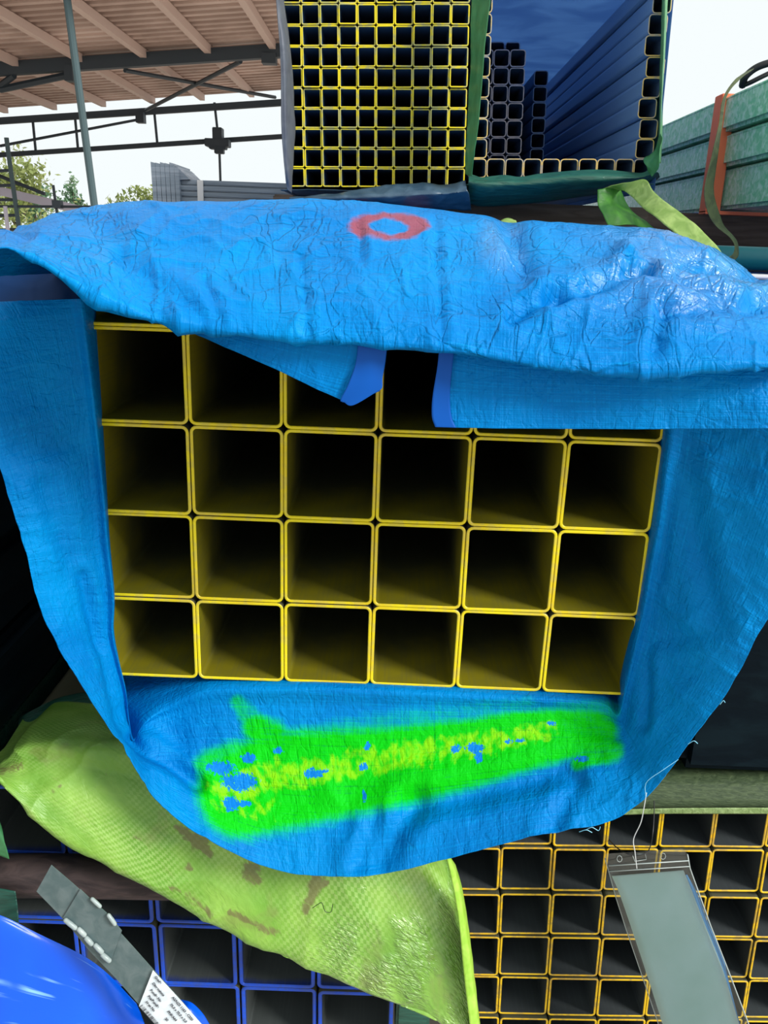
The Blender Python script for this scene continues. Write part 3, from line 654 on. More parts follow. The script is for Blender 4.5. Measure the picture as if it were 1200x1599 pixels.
# folded triangular corner on the left
fco = sheet('folded_corner', [A([(262, 496, -0.235), (350, 500, -0.265), (440, 508, -0.275), (520, 515, -0.275), (566, 522, -0.275)]), A([(272, 504, -0.240), (352, 520, -0.265), (440, 540, -0.275), (510, 556, -0.275), (560, 566, -0.275)]),
    A([(282, 511, -0.245), (350, 536, -0.265), (435, 565, -0.275), (500, 590, -0.275), (546, 602, -0.275)]), A([(290, 515, -0.247), (350, 541, -0.265), (432, 577, -0.275), (490, 605, -0.275), (537, 626, -0.275)])], 150, 70, M_INFLAP, tarp, crumple(.5, .8))
sheet('hem_band', [A([(560, 525, -0.280), (580, 526, -0.280), (606, 528, -0.275)]), A([(556, 565, -0.282), (578, 568, -0.282), (602, 566, -0.275)]), A([(544, 600, -0.283), (572, 598, -0.282), (598, 590, -0.277)]), A([(532, 624, -0.282), (560, 622, -0.281), (597, 606, -0.278)]), A([(536, 627, -0.281), (551, 633, -0.281), (588, 613, -0.278)])], 24, 50, M_HEM, fco, lambda U, V, P: noise(P*16)*.002)
# frayed threads
th = MB()
for pts in (A([(1060, 1186, -0.152), (1035, 1203, -0.155), (1010, 1222, -0.155), (1009, 1245, -0.155)]), A([(1075, 1162, -0.150), (1084, 1157, -0.152), (1090, 1161, -0.152)]), A([(915, 1296, -0.160), (925, 1292, -0.163), (935, 1297, -0.163), (938, 1291, -0.163)]), A([(905, 1299, -0.160), (916, 1296, -0.163), (925, 1300, -0.163)]), A([(1125, 1100, -0.150), (1130, 1094, -0.152), (1133, 1097, -0.152)])):
    th.tube(cr1(pts, 14), .0006, 4)
th.build('loose_thread', M_THREAD, tarp)
# cord hanging from the edge to the sleeve
cord = MB().tube(cr1(A([(1010, 1238, -.155), (1006, 1262, -.15), (1001, 1285, -.145), (990, 1310, -.14), (992, 1330, -.132), (995, 1356, -.122)]), 40), .0008, 5).build('white_cord', M_CORD)
tag(cord, 'thin white cord dangling from the tarp edge over the clear sleeve', 'cord')

# ------------------------------------------------------------------ yellow-green woven sheet
S = [((-8, 1192), (-6, 1216)), ((14, 1170), (22, 1246)), ((40, 1151), (66, 1288)), ((80, 1149), (115, 1320)), ((140, 1153), (178, 1357)), ((220, 1160), (270, 1408)), ((300, 1168), (345, 1448)), ((390, 1178), (420, 1483)), ((480, 1190), (500, 1518)), ((560, 1205), (575, 1549)), ((625, 1235), (640, 1576)), ((668, 1275), (690, 1598)), ((690, 1310), (722, 1616)), ((702, 1335), (738, 1632))]
def above(p): return np.array([p[0], p[1], max(p[2], .545)])
rows = [[above(at(*a, .06)+np.array([0, .14, -.01])) for a, b in S], [at(*a, -.02) for a, b in S]]
for tt, Yv in ((.25, -.06), (.5, -.09), (.75, -.11), (.95, -.122), (1.0, -.118)): rows.append([at(*lerp(a, b, tt), Yv) for a, b in S])
rows.append([at(b[0]-2, b[1]-10, -.112) for a, b in S])
def dirt(X, Y):
    m = np.zeros(X.shape)
    for a, b, w in (((275, 1290, 5), (312, 1318, 14), 1), ((312, 1318, 14), (330, 1335, 7), .9), ((390, 1362, 16), (400, 1375, 10), 1), ((495, 1375, 12), (478, 1420, 8), 1), ((500, 1380, 7), (512, 1378, 4), .9), ((213, 1308, 6), (218, 1310, 4), .8), ((293, 1355, 7), (297, 1358, 5), .9), ((360, 1422, 6), (430, 1455, 7), .8), ((270, 1385, 7), (330, 1425, 6), .7), ((2, 1200, 9), (30, 1195, 9), .7), ((85, 1235, 6), (95, 1228, 3), .6), ((130, 1250, 7), (170, 1200, 8), .3)):
        m = np.maximum(m, w*(1-soft(seg_d(X, Y, a, b), .0, 2.0)))
    return m
def wsheet(U, V, P):
    w = fbm(P*6+1.7, 3)*.010+(ridge(P*9+2.2)**2)*.004+fbm(P*38, 2)*.0012
    return w*soft(V, .1, .2)
pps = sheet('sheet_body', rows, 300, 130, M_PP, None, wsheet, {'dirt': dirt, 'gloss': lambda X, Y: soft(X, 430, 620)}, .0015)
# its bright hem as a part
ww = thing('woven_cover', 'glossy yellow-green woven sheet with brown dirt marks hanging over the blue-rimmed tubes', 'sheet')
pps.parent = ww
sheet('hem', [A([(692, 1312, -.128), (704, 1338, -.122), (712, 1350, -.10)]), A([(705, 1370, -.130), (716, 1380, -.124), (722, 1385, -.09)]), A([(716, 1430, -.132), (727, 1440, -.125), (732, 1445, -.09)]), A([(724, 1510, -.133), (738, 1520, -.126), (742, 1525, -.09)]), A([(734, 1600, -.134), (748, 1605, -.126), (752, 1610, -.09)]), A([(738, 1640, -.134), (752, 1645, -.126), (757, 1650, -.09)])], 10, 60, M_PPH, ww, lambda U, V, P: noise(P*20)*.002)
scr = MB().tube(cr1(A([(488, 1418, -.125), (497, 1412, -.13), (503, 1410, -.13), (508, 1423, -.13), (517, 1424, -.13), (520, 1412, -.13)]), 20), .0006, 4).build('dark_thread', M_BLACK, pps)
# dark green scrap behind its left end
dg = sheet('green_tarp_scrap', [A([(30, 1120, .20), (90, 1090, .22), (150, 1080, .24), (230, 1080, .24)]), A([(30, 1140, .14), (75, 1125, .14), (130, 1118, .15), (230, 1122, .16)]), A([(40, 1146, .12), (75, 1140, .11), (110, 1143, .10), (230, 1165, .10)])], 60, 30, M_GREEND, None, lambda U, V, P: noise(P*9)*.008)
tag(dg, 'dark green plastic scrap tucked behind the left end of the woven sheet', 'plastic')

# ------------------------------------------------------------------ rusty bar, dark stacks at both sides
rb = MB().tube([at(-120, 1368, -.048), at(60, 1367, -.048), at(300, 1371, -.048), at(420, 1374, -.048)], .0385, 20).build('rusty_bar', M_RUST, None, True)
tag(rb, 'rusty round bar lying across the blue-rimmed tube ends', 'bar')
def beam(name, lo, hi, m, label, group, b=.012, cat='beam', groove=True):
    o = MB().box(lo, hi, b).build(name, m); return tag(o, label, cat, group)
zz = [.565, .745, .925, 1.105, 1.285]
nm = ['lowest', 'second lowest', 'second highest', 'topmost']
for k in range(4):
    beam('wrapped_beam', (-1.1, -.75, zz[k]+.001), (-.405-.006*(k % 2), 4.5, zz[k+1]-.004), M_DARK, f'long black-green wrapped beam left of the blue tarp, {nm[k]} in its stack', 'dark wrapped beams', .02)
beam('wrapped_bundle', (-1.1, -.10, gz+.002), (-.44, 4.5, .55), M_GREEND, 'dark green wrapped bundle below the black-green beams at the left edge', None, .015, 'bundle')
beam('wrapped_packet', (.376, .015, -.097), (.446, 3.0, .50), M_GREEND, 'narrow dark green wrapped packet between the blue-rimmed and amber-rimmed stacks', None, .006, 'packet')
# right hand neighbour bundle, shade beside the tarp put into its near-black wrap
nb_ = thing('wrapped_bundle', 'shade-dark wrapped bundle with blue cover right of the large tubes', 'bundle', (1.5, 1, .62))
def np_(mb, name, m, s=False): o = mb.build(name, m, nb_, s); o.matrix_parent_inverse = Matrix.Translation(nb_.location).inverted()
np_(MB().box((.86, .0, .605), (2.2, 4.2, 1.40), .02), 'shade_dark_wrap', M_DARK)
np_(MB().box((.85, .13, 1.402), (2.21, 4.21, 1.452), .012), 'blue_cover', M_BLUEC)
np_(MB().box((.84, .40, 1.453), (2.21, .46, 1.462), .003), 'white_edging', M_WHITE)
tp = MB().tube([(.93, .74, 1.490), (2.3, .74, 1.490)], .0265, 18).build('teal_pipe', M_TEAL, None, True)
tag(tp, 'teal pipe lying on the blue cover under the green beams', 'pipe')
for i, yy in enumerate((1.35, 3.6)):
    b_ = MB().box((.90 if i else 1.02, yy-.05, 1.4535), (2.2, yy+.06, 1.608), .004).build('timber_bearer', M_TIMBER)
    tag(b_, 'brown timber bearer under the green beams, ' + ('behind the teal pipe' if i == 0 else 'far end'), 'timber')
for i, yy in enumerate((.4, 2.4)):
    b_ = MB().box((-.45, yy-.05, gz), (1.25, yy+.05, -.098), .004).build('timber_bearer', M_TIMBER)
    tag(b_, 'ground bearer under the blue-rimmed and amber-rimmed stacks, ' + ('nearer' if i == 0 else 'farther') + ' of two', 'timber')
# bearers under the main bundle and the upper bundles
for i, yy in enumerate((.45, 2.4)):
    b_ = MB().box((-.38, yy-.05, .596), (.84, yy+.05, .7595), .004).build('timber_bearer', M_TIMBER)
    tag(b_, 'timber bearer between the lower stacks and the large tubes, ' + ('nearer' if i == 0 else 'farther') + ' of two', 'timber')
for i, yy in enumerate((1.0, 2.4)):
    b_ = MB().box((.0, yy-.05, 1.526), (.95, yy+.05, 1.602), .004).build('timber_bearer', M_TIMBER)
    tag(b_, 'dark timber bearer under the two upper bundles, ' + ('nearer' if i == 0 else 'farther') + ' of two', 'timber')

# moss green cloth over the lower right bundle
cl = sheet('moss_green_cloth', [A([(930, 1273, -.012), (1030, 1270, -.012), (1120, 1270, -.012), (1260, 1270, -.012)]), A([(930, 1262, -.018), (1030, 1259, -.018), (1120, 1258, -.018), (1260, 1258, -.018)]), A([(930, 1245, -.012), (1030, 1242, -.012), (1120, 1242, -.012), (1260, 1244, -.012)]),
    [np.array([x, .012, .583+.004*k]) for k, x in enumerate((.72, .86, .98, 1.3))], [np.array([x, .10, .586+.004*k]) for k, x in enumerate((.72, .86, .98, 1.3))], [np.array([x, .5, .588+.004*k]) for k, x in enumerate((.72, .86, .98, 1.3))]], 160, 70, M_PPD, None, lambda U, V, P: noise(P*np.array([4, 6, 12]))*.004)
tag(cl, 'moss green woven cloth with pale hem over the amber-rimmed tubes', 'cloth')
hm = sheet('pale_hem', [A([(930, 1274, -.022), (1030, 1271, -.022), (1120, 1271, -.022), (1260, 1271, -.022)]), A([(930, 1266, -.024), (1030, 1263, -.024), (1120, 1262, -.024), (1260, 1262, -.024)])], 60, 6, wrap_mat('pale_hem', (.20, .30, .10), (.30, .42, .17), .6, 90, .5), cl)

# ------------------------------------------------------------------ blue sheet at the lower left, scraps
bs = sheet('blue_poly_sheet', [A([(-40, 1420, -.19), (3, 1430, -.19), (60, 1458, -.185), (130, 1492, -.18), (180, 1530, -.17), (215, 1566, -.155)]), A([(-40, 1450, -.2), (3, 1452, -.2), (60, 1480, -.195), (130, 1515, -.19), (185, 1550, -.18), (222, 1582, -.165)]),
    A([(-40, 1530, -.22), (3, 1535, -.22), (60, 1550, -.215), (130, 1570, -.21), (185, 1590, -.2), (228, 1602, -.18)]), A([(-40, 1650, -.25), (3, 1650, -.25), (60, 1650, -.245), (130, 1650, -.24), (185, 1650, -.22), (240, 1650, -.19)])], 120, 90, M_SHEET, None, lambda U, V, P: fbm(P*6, 2)*.008)
tag(bs, 'bright blue scuffed plastic sheet in the bottom corner under the steel strap', 'sheet')
bs2 = sheet('blue_plastic_scrap', [A([(280, 1560, -.09), (300, 1566, -.1), (318, 1584, -.1), (330, 1604, -.09)]), A([(276, 1575, -.1), (292, 1580, -.115), (308, 1596, -.115), (320, 1612, -.1)]), A([(282, 1600, -.1), (296, 1606, -.11), (306, 1618, -.11), (316, 1630, -.1)])], 24, 20, M_SHEET, None, lambda U, V, P: noise(P*30)*.002)
tag(bs2, 'small blue plastic scrap poking out beside the printed label', 'plastic')
gs = sheet('green_plastic_strip', [A([(-30, 1385, -.1), (0, 1388, -.1), (24, 1392, -.1)]), A([(-30, 1420, -.11), (0, 1420, -.11), (28, 1425, -.11)]), A([(-30, 1470, -.13), (0, 1470, -.13), (30, 1470, -.13)])], 20, 20, M_GREEND, None, lambda U, V, P: noise(P*20)*.003)
tag(gs, 'dark green plastic strip hanging below the rusty bar at the frame edge', 'plastic')
gs = sheet('green_plastic_strip', [A([(-30, 1255, -.08), (-10, 1262, -.08), (2, 1290, -.08)]), A([(-30, 1290, -.09), (-8, 1296, -.09), (8, 1318, -.09)]), A([(-30, 1330, -.09), (-6, 1335, -.09), (14, 1342, -.09)])], 20, 20, M_GREEN, None, lambda U, V, P: noise(P*20)*.003)
tag(gs, 'green plastic tip peeking out just above the rusty bar', 'plastic')

# ------------------------------------------------------------------ steel strap with seal and label
def Ys(py, off=0): return -.205-.05*(py-1350)/250-off
stp = thing('steel_strap', 'galvanised steel strap with crimped seal and printed label over the blue sheet', 'strap')
def ribbon(name, pairs, m, off, n=30, th=.0014, cross=None, sm=True):
    rows = [[at(*a, Ys(a[1], off)), at((a[0]+b[0])/2, (a[1]+b[1])/2, Ys((a[1]+b[1])/2, off+.0004)), at(*b, Ys(b[1], off))] for a, b in pairs]
    return sheet(name, rows, 5, n, m, stp, None, None, th, False)
ribbon('band', [((57, 1392), (80, 1351)), ((100, 1437), (127, 1392)), ((140, 1485), (165, 1433)), ((180, 1527), (198, 1468)), ((218, 1570), (240, 1515)), ((260, 1618), (284, 1564)), ((310, 1676), (334, 1622))], M_STEEL, 0, 40)
seal = ribbon('seal', [((98, 1434), (125, 1389)), ((118, 1456), (145, 1408)), ((145, 1484), (168, 1428)), ((172, 1504), (190, 1454))], M_STEEL, .003, 24, .002)
def crimp(px, py, dx, dy, w):
    p = at(px, py, Ys(py, .006)); q = at(px+dx, py+dy, Ys(py+dy, .006))
    MB().tube([p, p+(q-p)*.1, p+(q-p)*.5, p+(q-p)*.9, q], [w*.5, w*.9, w, w*.9, w*.5], 8).build('crimp', M_STEELB, seal, True)
for (a, b, c, d, w) in ((100, 1435, 20, 16, .0042), (121, 1449, 13, 13, .0042), (133, 1463, 12, 13, .0042), (147, 1474, 14, 15, .0042), (158, 1489, 15, 13, .0042), (142, 1402, 16, 15, .0034), (168, 1427, 13, 18, .0036)): crimp(a, b, c, d, w)
lab = ribbon('label', [((217, 1571), (239, 1515)), ((258, 1617), (283, 1563)), ((310, 1676), (334, 1621))], M_PAPER, .004, 20, .0004)
def P(px, py): return at(px, py, Ys(py, .0062))
ex = P(300, 1600)-P(240, 1531); ex /= np.linalg.norm(ex); ey = P(240, 1515)-P(218, 1570); ey -= ex*(ey@ex); ey /= np.linalg.norm(ey); ez = np.cross(ex, ey)
def text(s, px, py, size=.0060):
    cu = bpy.data.curves.new('label_text', 'FONT'); cu.body = s; cu.size = size; cu.extrude = .00005; cu.materials.append(M_INK); cu.offset = .00022
    o = bpy.data.objects.new('label_text', cu); COL.objects.link(o); o.parent = lab
    m = Matrix.Identity(4); p = P(px, py)
    for i in range(3): m[i][0] = ex[i]; m[i][1] = ey[i]; m[i][2] = ez[i]; m[i][3] = p[i]
    o.matrix_world = m
    dg_ = bpy.context.evaluated_depsgraph_get(); me_ = bpy.data.meshes.new_from_object(o.evaluated_get(dg_)); bpy.data.objects.remove(o)
    q = link('label_text', me_, lab); q.matrix_world = m
for s, x, y in (('Grade', 241, 1526), ('Dimensions', 237.5, 1536), ('Bundle No', 234, 1546.5), ('Pcs/Bundle', 230.5, 1556), ('Heat No', 227, 1565), ('AS/NZS 1163 - C350', 268, 1558), ('75.0 x 75.0 x 2.0', 265, 1569), ('PNKA64', 261, 1580), ('20', 257, 1591)):
    text(s, x, y)
bc = MB(); L = P(300, 1650)-P(224, 1572); o0 = P(223, 1568.5)
tt = 0
while tt < .045:
    w = random.choice([.0004, .0004, .0008, .0012]); p = o0+ex*tt-ey*.0004
    bc.add([p, p+ex*w, p+ex*w-ey*.0075, p-ey*.0075], [(0, 1, 2, 3)]); tt += w+random.choice([.0004, .0006, .001])
bc.build('barcode', M_INK, lab)

# ------------------------------------------------------------------ clear document sleeve
sl = thing('document_sleeve', 'clear plastic document sleeve holding paper tinted by reflections, tied to the amber-rimmed tubes', 'sleeve')
def Yl(py, off=0): return -.085-.045*(py-1330)/270-off
def rib2(name, pairs, m, off, n=30, th=.0006, bow=.004, nu=9):
    rows = [[at(a[0]+(b[0]-a[0])*t, a[1]+(b[1]-a[1])*t, Yl(a[1]+(b[1]-a[1])*t, off+bow*math.sin(math.pi*t))) for t in (0, .33, .67, 1)] for a, b in pairs]
    return sheet(name, rows, nu, n, m, sl, None, None, th)
rib2('paper', [((956, 1368), (1068, 1359)), ((968, 1396), (1080, 1388)), ((985, 1445), (1100, 1440)), ((1010, 1520), (1130, 1516)), ((1042, 1620), (1160, 1616)), ((1058, 1670), (1178, 1666))], M_PAPERT, .0015, 40, .0005)
rib2('blue_slip', [((1066, 1366), (1074, 1366)), ((1074, 1390), (1090, 1396)), ((1090, 1440), (1106, 1440)), ((1104, 1480), (1128, 1490)), ((1125, 1540), (1142, 1545)), ((1150, 1620), (1162, 1622))], M_PAPERB, .0005, 30, .0003, .001, 4)
OUT = [((948, 1333), (1066, 1325)), ((945, 1340), (1074, 1334)), ((952, 1364), (1078, 1356)), ((962, 1400), (1092, 1395)), ((978, 1450), (1110, 1445)), ((1002, 1520), (1138, 1516)), ((1036, 1620), (1176, 1616)), ((1052, 1670), (1194, 1666))]
ffl = rib2('front_film', OUT, M_CLEAR, .005, 40, 0, .006)
rib2('back_film', OUT, M_CLEAR, -.001, 40, 0, .0)
e = MB()
e.tube([at(b[0], b[1], Yl(b[1], .003)) for a, b in OUT[1:]], .0013, 6); e.tube([at(a[0], a[1], Yl(a[1], .003)) for a, b in OUT[1:]], .0009, 6)
e.build('welded_edge', M_CLEARE, sl, True)
for (ya, yb, r) in ((1352, 1344, .0010), (1361, 1353, .0008)):
    MB().tube([at(951, ya, Yl(ya, .006)), at(1013, (ya+yb)/2, Yl(ya, .0115)), at(1077, yb, Yl(yb, .006))], r, 6).build('zip_seal', M_CLEARE, ffl, True)
def loop(pts, r, name): MB().tube([at(x, y, Yl(y, .012)) for x, y in pts+pts[:1]], r, 5).build(name, M_CLEARE, ffl, True)
loop([(988+0, 1335), (1008, 1333), (1010, 1342), (992, 1345)], .0006, 'hang_slot')
loop([(968+4*math.cos(a/8*6.283), 1341+5*math.sin(a/8*6.283)) for a in range(8)], .0005, 'hang_hole'); loop([(1036+4*math.cos(a/8*6.283), 1337+5*math.sin(a/8*6.283)) for a in range(8)], .0005, 'hang_hole')
tie = MB().tube(cr1(A([(950, 1310, .01), (962, 1322, -.05), (975, 1331, -.09), (990, 1335, -.099), (1008, 1333, -.099), (1016, 1322, -.08), (1020, 1300, -.05), (1022, 1270, -.03), (1022, 1250, -.02)]), 50), .001, 6).build('cable_tie', M_BLACK)
tag(tie, 'thin black tie looped through the clear sleeve slot', 'tie')

# ------------------------------------------------------------------ wraps of the two upper bundles
gw = thing('grey_wrap', 'grey plastic wrap with loose flap and folds around the upper yellow-rimmed bundle', 'wrap')
wr = lambda a, s=8: (lambda U, V, P: fbm(P*s, 3)*a)
sheet('side_flap', [A([(428, -60, .60), (437, -60, .62), (446, -60, .70)]), A([(431, 0, .60), (437, 0, .62), (443, 0, .70)]), A([(436, 60, .60), (444, 60, .61), (452, 60, .69)]), A([(439, 120, .60), (448, 120, .61), (458, 120, .69)]), A([(440, 190, .60), (450, 190, .61), (460.5, 190, .69)]), A([(443, 240, .61), (451, 240, .62), (460, 240, .69)]), A([(446, 275, .62), (452, 278, .63), (457, 280, .69)]), A([(448, 296, .64), (453, 300, .66), (456, 303, .7)])], 20, 90, M_GREY, gw, wr(.006))
sheet('side_sheet', [[np.array([.052+.012*s, y, 1.598+.42*(1-s)]) for y in (.73, 1.2, 2.2, 3.1)] for s in (0, .5, 1)], 20, 20, M_GREY, gw, wr(.004))
sheet('under_sheet', [[np.array([x, y, 1.600+.012*(x-.05)/.41]) for x in (.05, .2, .35, .465)] for y in (.72, 1.0, 2.0, 3.1)], 30, 40, M_GREYB, gw, wr(.004))
sheet('lower_lip', [A([(452, 306, .71), (500, 303, .70), (560, 297, .69), (610, 289, .69), (655, 286, .69), (700, 287, .69), (727, 281, .69)]), A([(452, 309, .68), (500, 308, .67), (560, 306, .66), (610, 303, .655), (655, 300, .655), (700, 300, .66), (730, 296, .66)]), A([(452, 312, .69), (500, 314, .68), (560, 314, .67), (610, 313, .665), (655, 311, .665), (700, 308, .67), (734, 308, .68)]), A([(452, 316, .76), (500, 320, .75), (560, 324, .74), (610, 326, .74), (655, 327, .74), (700, 328, .74), (736, 326, .75)])], 120, 30, M_GREYB, gw, wr(.008, 14))
nw = thing('green_wrap', 'green plastic wrap with upright strip and ragged lip around the upper right bundle', 'wrap')
sheet('upright_strip', [A([(739, -60, .71), (752, -60, .66), (770, -60, .60)]), A([(737, 0, .71), (750, 0, .66), (765, 0, .60)]), A([(735, 90, .71), (746, 90, .66), (757, 90, .60)]), A([(731, 180, .71), (740, 180, .66), (748, 180, .61)]), A([(728, 240, .71), (734, 240, .67), (741, 240, .63)]), A([(728, 272, .70), (732, 274, .68), (737, 275, .66)])], 24, 100, M_GREEN, nw, wr(.004, 12))
sheet('lower_lip', [A([(733, 271, .70), (750, 276, .69), (770, 274, .69), (790, 272, .69), (812, 275, .69), (840, 271, .69), (880, 268, .69), (930, 266, .69), (980, 268, .69), (1006, 268, .69), (1022, 255, .70)]), A([(732, 282, .67), (750, 286, .66), (770, 285, .66), (790, 284, .66), (812, 285, .66), (840, 282, .66), (880, 279, .66), (930, 277, .66), (980, 277, .66), (1006, 276, .66), (1027, 268, .68)]), A([(732, 296, .69), (750, 300, .68), (770, 300, .68), (790, 299, .68), (812, 299, .68), (840, 297, .68), (880, 293, .68), (930, 289, .68), (980, 284, .68), (1006, 280, .69), (1030, 272, .72)]), A([(732, 318, .78), (750, 322, .78), (770, 322, .78), (790, 321, .78), (812, 320, .78), (840, 317, .78), (880, 312, .78), (930, 305, .78), (980, 296, .78), (1006, 290, .8), (1031, 277, .85)])], 160, 44, M_GREEND, nw, lambda U, V, P: fbm(P*np.array([5, 8, 30]), 3)*.007)
sheet('corner_fold', [A([(1030, 205, .71), (1034, 215, .66)]), A([(1022, 235, .71), (1031, 240, .64)]), A([(1006, 247, .70), (1029, 260, .64)]), A([(1008, 258, .68), (1024, 268, .65)]), A([(1012, 268, .68), (1018, 276, .66)])], 14, 40, M_GREEN, nw, wr(.004, 20))
sheet('outer_edge', [A([(1037, -60, .74), (1044, -60, .70), (1053, -60, .90)]), A([(1034, 0, .74), (1041, 0, .70), (1048, 0, .90)]), A([(1032, 80, .74), (1038, 80, .70), (1042, 80, .90)]), A([(1030, 160, .74), (1034, 160, .70), (1036, 160, .90)]), A([(1029, 210, .74), (1032, 210, .70), (1034, 210, .90)]), A([(1028, 255, .74), (1030, 255, .71), (1032, 255, .90)])], 16, 60, wrap_mat('sky_lit_green_plastic', (.20, .50, .24), (.30, .62, .34), .4, 24, .4, .4), nw, wr(.003))  # paler copy of the green, sky light put into the colour
sheet('under_sheet', [[np.array([x, y, 1.628+.0135*(x-.475)/.41]) for x in (.47, .6, .75, .895)] for y in (.74, 1.2, 2.2, 3.1)], 30, 40, M_GREEND, nw, wr(.004))
sheet('added_back_sheet', [[np.array([x, 3.16, z]) for x in (.44, .6, .75, .93)] for z in (1.62, 1.8, 2.06)], 10, 10, M_NAVYSHEET, nw, None)  # added sheet closing the unseen far end against sky light
sheet('top_sheet', [[np.array([x, y, 2.065]) for x in (.44, .6, .75, .93)] for y in (.74, 2, 3.15)], 10, 10, M_NAVYSHEET, nw, None)
sheet('outer_sheet', [[np.array([.902-.012*(z-1.63)/.42, y, z]) for y in (.76, 2, 3.15)] for z in (1.63, 1.85, 2.06)], 10, 10, M_NAVYSHEET, nw, None)

# ------------------------------------------------------------------ green beams on the right
zb = [1.612, 1.720, 1.806, 1.898]; nn = ['lowest', 'middle', 'uppermost']
for k in range(3):
    x0 = 1.205-.016*k
    t = thing('green_beam', f'long spangled green box beam tied with orange strap, {nn[k]} of three', 'beam', (x0, .3, zb[k]), 'green beams beside the upper bundle')
    MB().box((0, 0, .002), (.55, 6.0, zb[k+1]-zb[k]-.003), .009).build('beam_body', M_BEAM, t)
    MB().box((-.0012, .0, zb[k+1]-zb[k]-.013), (.02, 6.0, zb[k+1]-zb[k]-.008), .001).build('edge_lip', M_BEAM, t)
os_ = thing('orange_strap', 'orange lashing strap around the green beams', 'strap')
def face(px, py, x): # point on plane X = x
    d = FWD+RIGHT*(px-600)/F_PX+DOWN*(py-799.5)/F_PX; return CAM+d*(x-CAM[0])/d[0]
pa, pb = face(1119, 305, 1.19), face(1119, 305, 1.19)
y0, y1 = face(1112, 305, 1.195)[1], face(1130, 305, 1.195)[1]
ym = (y0+y1)/2; hw = abs(y0-y1)/2*.62
MB().box((1.160, ym-hw, 1.604), (1.199, ym+hw, 1.9), .002).build('upright_band', M_ORANGE, os_)
MB().box((1.160, ym-hw, 1.6005), (1.78, ym+hw, 1.6095), .001).build('under_band', M_ORANGE, os_)
# olive ribbon and black cable loop
ol = sheet('olive_ribbon', [A([(1164, 112, .66), (1178, 106, .66)]), A([(1145, 128, .64), (1158, 122, .64)]), A([(1129, 155, .63), (1136, 150, .63)]), A([(1122, 200, .62), (1128, 200, .62)]), A([(1107, 265, .61), (1119, 265, .62)]), A([(1101, 300, .60), (1116, 303, .62)]), A([(1106, 330, .60), (1124, 332, .62)]), A([(1118, 352, .60), (1132, 352, .61)]), A([(1138, 368, .58), (1145, 366, .6)]), A([(1148, 382, .56), (1153, 380, .58)]), A([(1146, 396, .54), (1154, 398, .56)]), A([(1134, 404, .52), (1146, 408, .54)])], 8, 120, M_OLIVE, None, wr(.002, 20))
tag(ol, 'olive ribbon strap hanging in front of the green beams', 'strap')
cb = MB().tube(cr1(A([(1160, 134, .78), (1164, 121, .76), (1178, 108, .75), (1196, 100, .74), (1215, 97, .74), (1240, 104, .78)]), 30), .008, 8).tube(cr1(A([(1160, 134, .78), (1172, 129, .76), (1190, 120, .75), (1215, 108, .75)]), 20), .005, 6).build('cable_loop', M_BLACK, None, True)
tag(cb, 'black cable loop arched over the top green beam', 'cable')
lr = thing('lime_ribbon', 'torn lime green ribbon hanging from the upper bundle down behind the tarp crest', 'ribbon')
sheet('ribbon_band', [A([(938, 296, .62), (962, 300, .64)]), A([(955, 290, .60), (968, 297, .62)]), A([(985, 284, .58), (978, 300, .58)]), A([(1009, 281, .56), (990, 310, .55)]), A([(1022, 300, .52), (1004, 324, .51)]), A([(1048, 322, .48), (1028, 342, .46)]), A([(1080, 346, .44), (1058, 366, .42)]), A([(1108, 372, .40), (1086, 392, .38)]), A([(1128, 395, .36), (1110, 412, .34)]), A([(1140, 412, .33), (1124, 424, .31)])], 12, 120, M_LIME, lr, wr(.005, 14))
sheet('torn_end', [A([(933, 297, .60), (962, 292, .62), (972, 300, .63)]), A([(935, 318, .58), (964, 318, .60), (986, 325, .62)]), A([(945, 335, .56), (972, 335, .58), (1008, 343, .62)]), A([(952, 352, .55), (985, 352, .57), (1030, 362, .62)])], 30, 40, M_LEAFG, lr, wr(.010, 12))
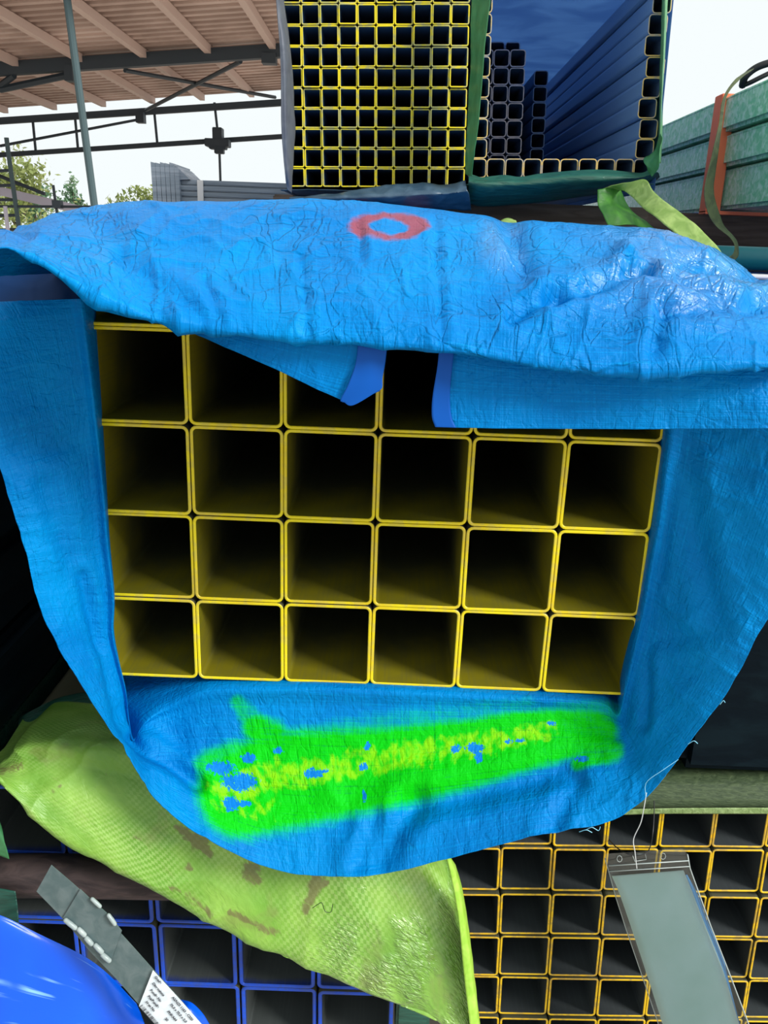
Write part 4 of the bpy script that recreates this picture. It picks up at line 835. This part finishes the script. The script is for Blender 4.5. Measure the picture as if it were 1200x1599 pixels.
gs = sheet('green_plastic_strip', [A([(778, 348, .3), (790, 340, .32), (806, 343, .34)]), A([(778, 356, .2), (792, 352, .22), (810, 354, .24)])], 12, 10, M_LIME, None, wr(.003, 30))
tag(gs, 'small lime scrap showing just behind the tarp crest', 'plastic')

# ------------------------------------------------------------------ grey steel bundle behind the crest
gb = thing('grey_steel_bundle', 'grey nested steel channels with ribbed end behind the tarp crest', 'bundle', (-.2, 1.6, 1.5))
def gp(mb, name, m, s=False): o = mb.build(name, m, gb, s); o.matrix_parent_inverse = Matrix.Translation(gb.location).inverted()
for k in range(7):
    z0 = 1.545+.0175*k; gp(MB().box((-.405+.002*(k % 2), 1.6-.002*(k % 3), z0), (.03, 1.85, z0+.0165), .003), 'channel', M_GRST)
for k in range(6):
    x0 = -.478+.0150*k; zt = 1.712-.002*(k % 2)-(.012 if k > 4 else 0)
    gp(MB().add([(x0, 1.58, 1.54), (x0+.0125, 1.58, 1.54), (x0+.0105, 1.58, zt), (x0-.004, 1.58, zt+.003), (x0, 1.8, 1.54), (x0+.0125, 1.8, 1.54), (x0+.0105, 1.8, zt), (x0-.004, 1.8, zt+.003)], [(0, 1, 2, 3), (5, 4, 7, 6), (0, 3, 7, 4), (1, 5, 6, 2), (3, 2, 6, 7), (0, 4, 5, 1)]), 'channel_end', M_GRST)
gp(MB().add([(-.402, 1.59, 1.664), (-.36, 1.59, 1.667), (-.402, 1.59, 1.705), (-.402, 1.8, 1.664), (-.36, 1.8, 1.667), (-.402, 1.8, 1.705)], [(0, 1, 2), (3, 5, 4), (0, 2, 5, 3), (1, 4, 5, 2), (0, 3, 4, 1)]), 'bent_flange', M_GRST)
gp(MB().box((-.338, 1.594, 1.546), (-.318, 1.597, 1.666), .001), 'plastic_band', M_WHITE)
gp(MB().box((-.48, 1.62, 1.283), (-.41, 1.84, 1.5395)), 'support_block', M_TIMBER)
gp(MB().box((-.13, 1.62, 1.528), (-.02, 1.84, 1.544)), 'packer', M_TIMBER)
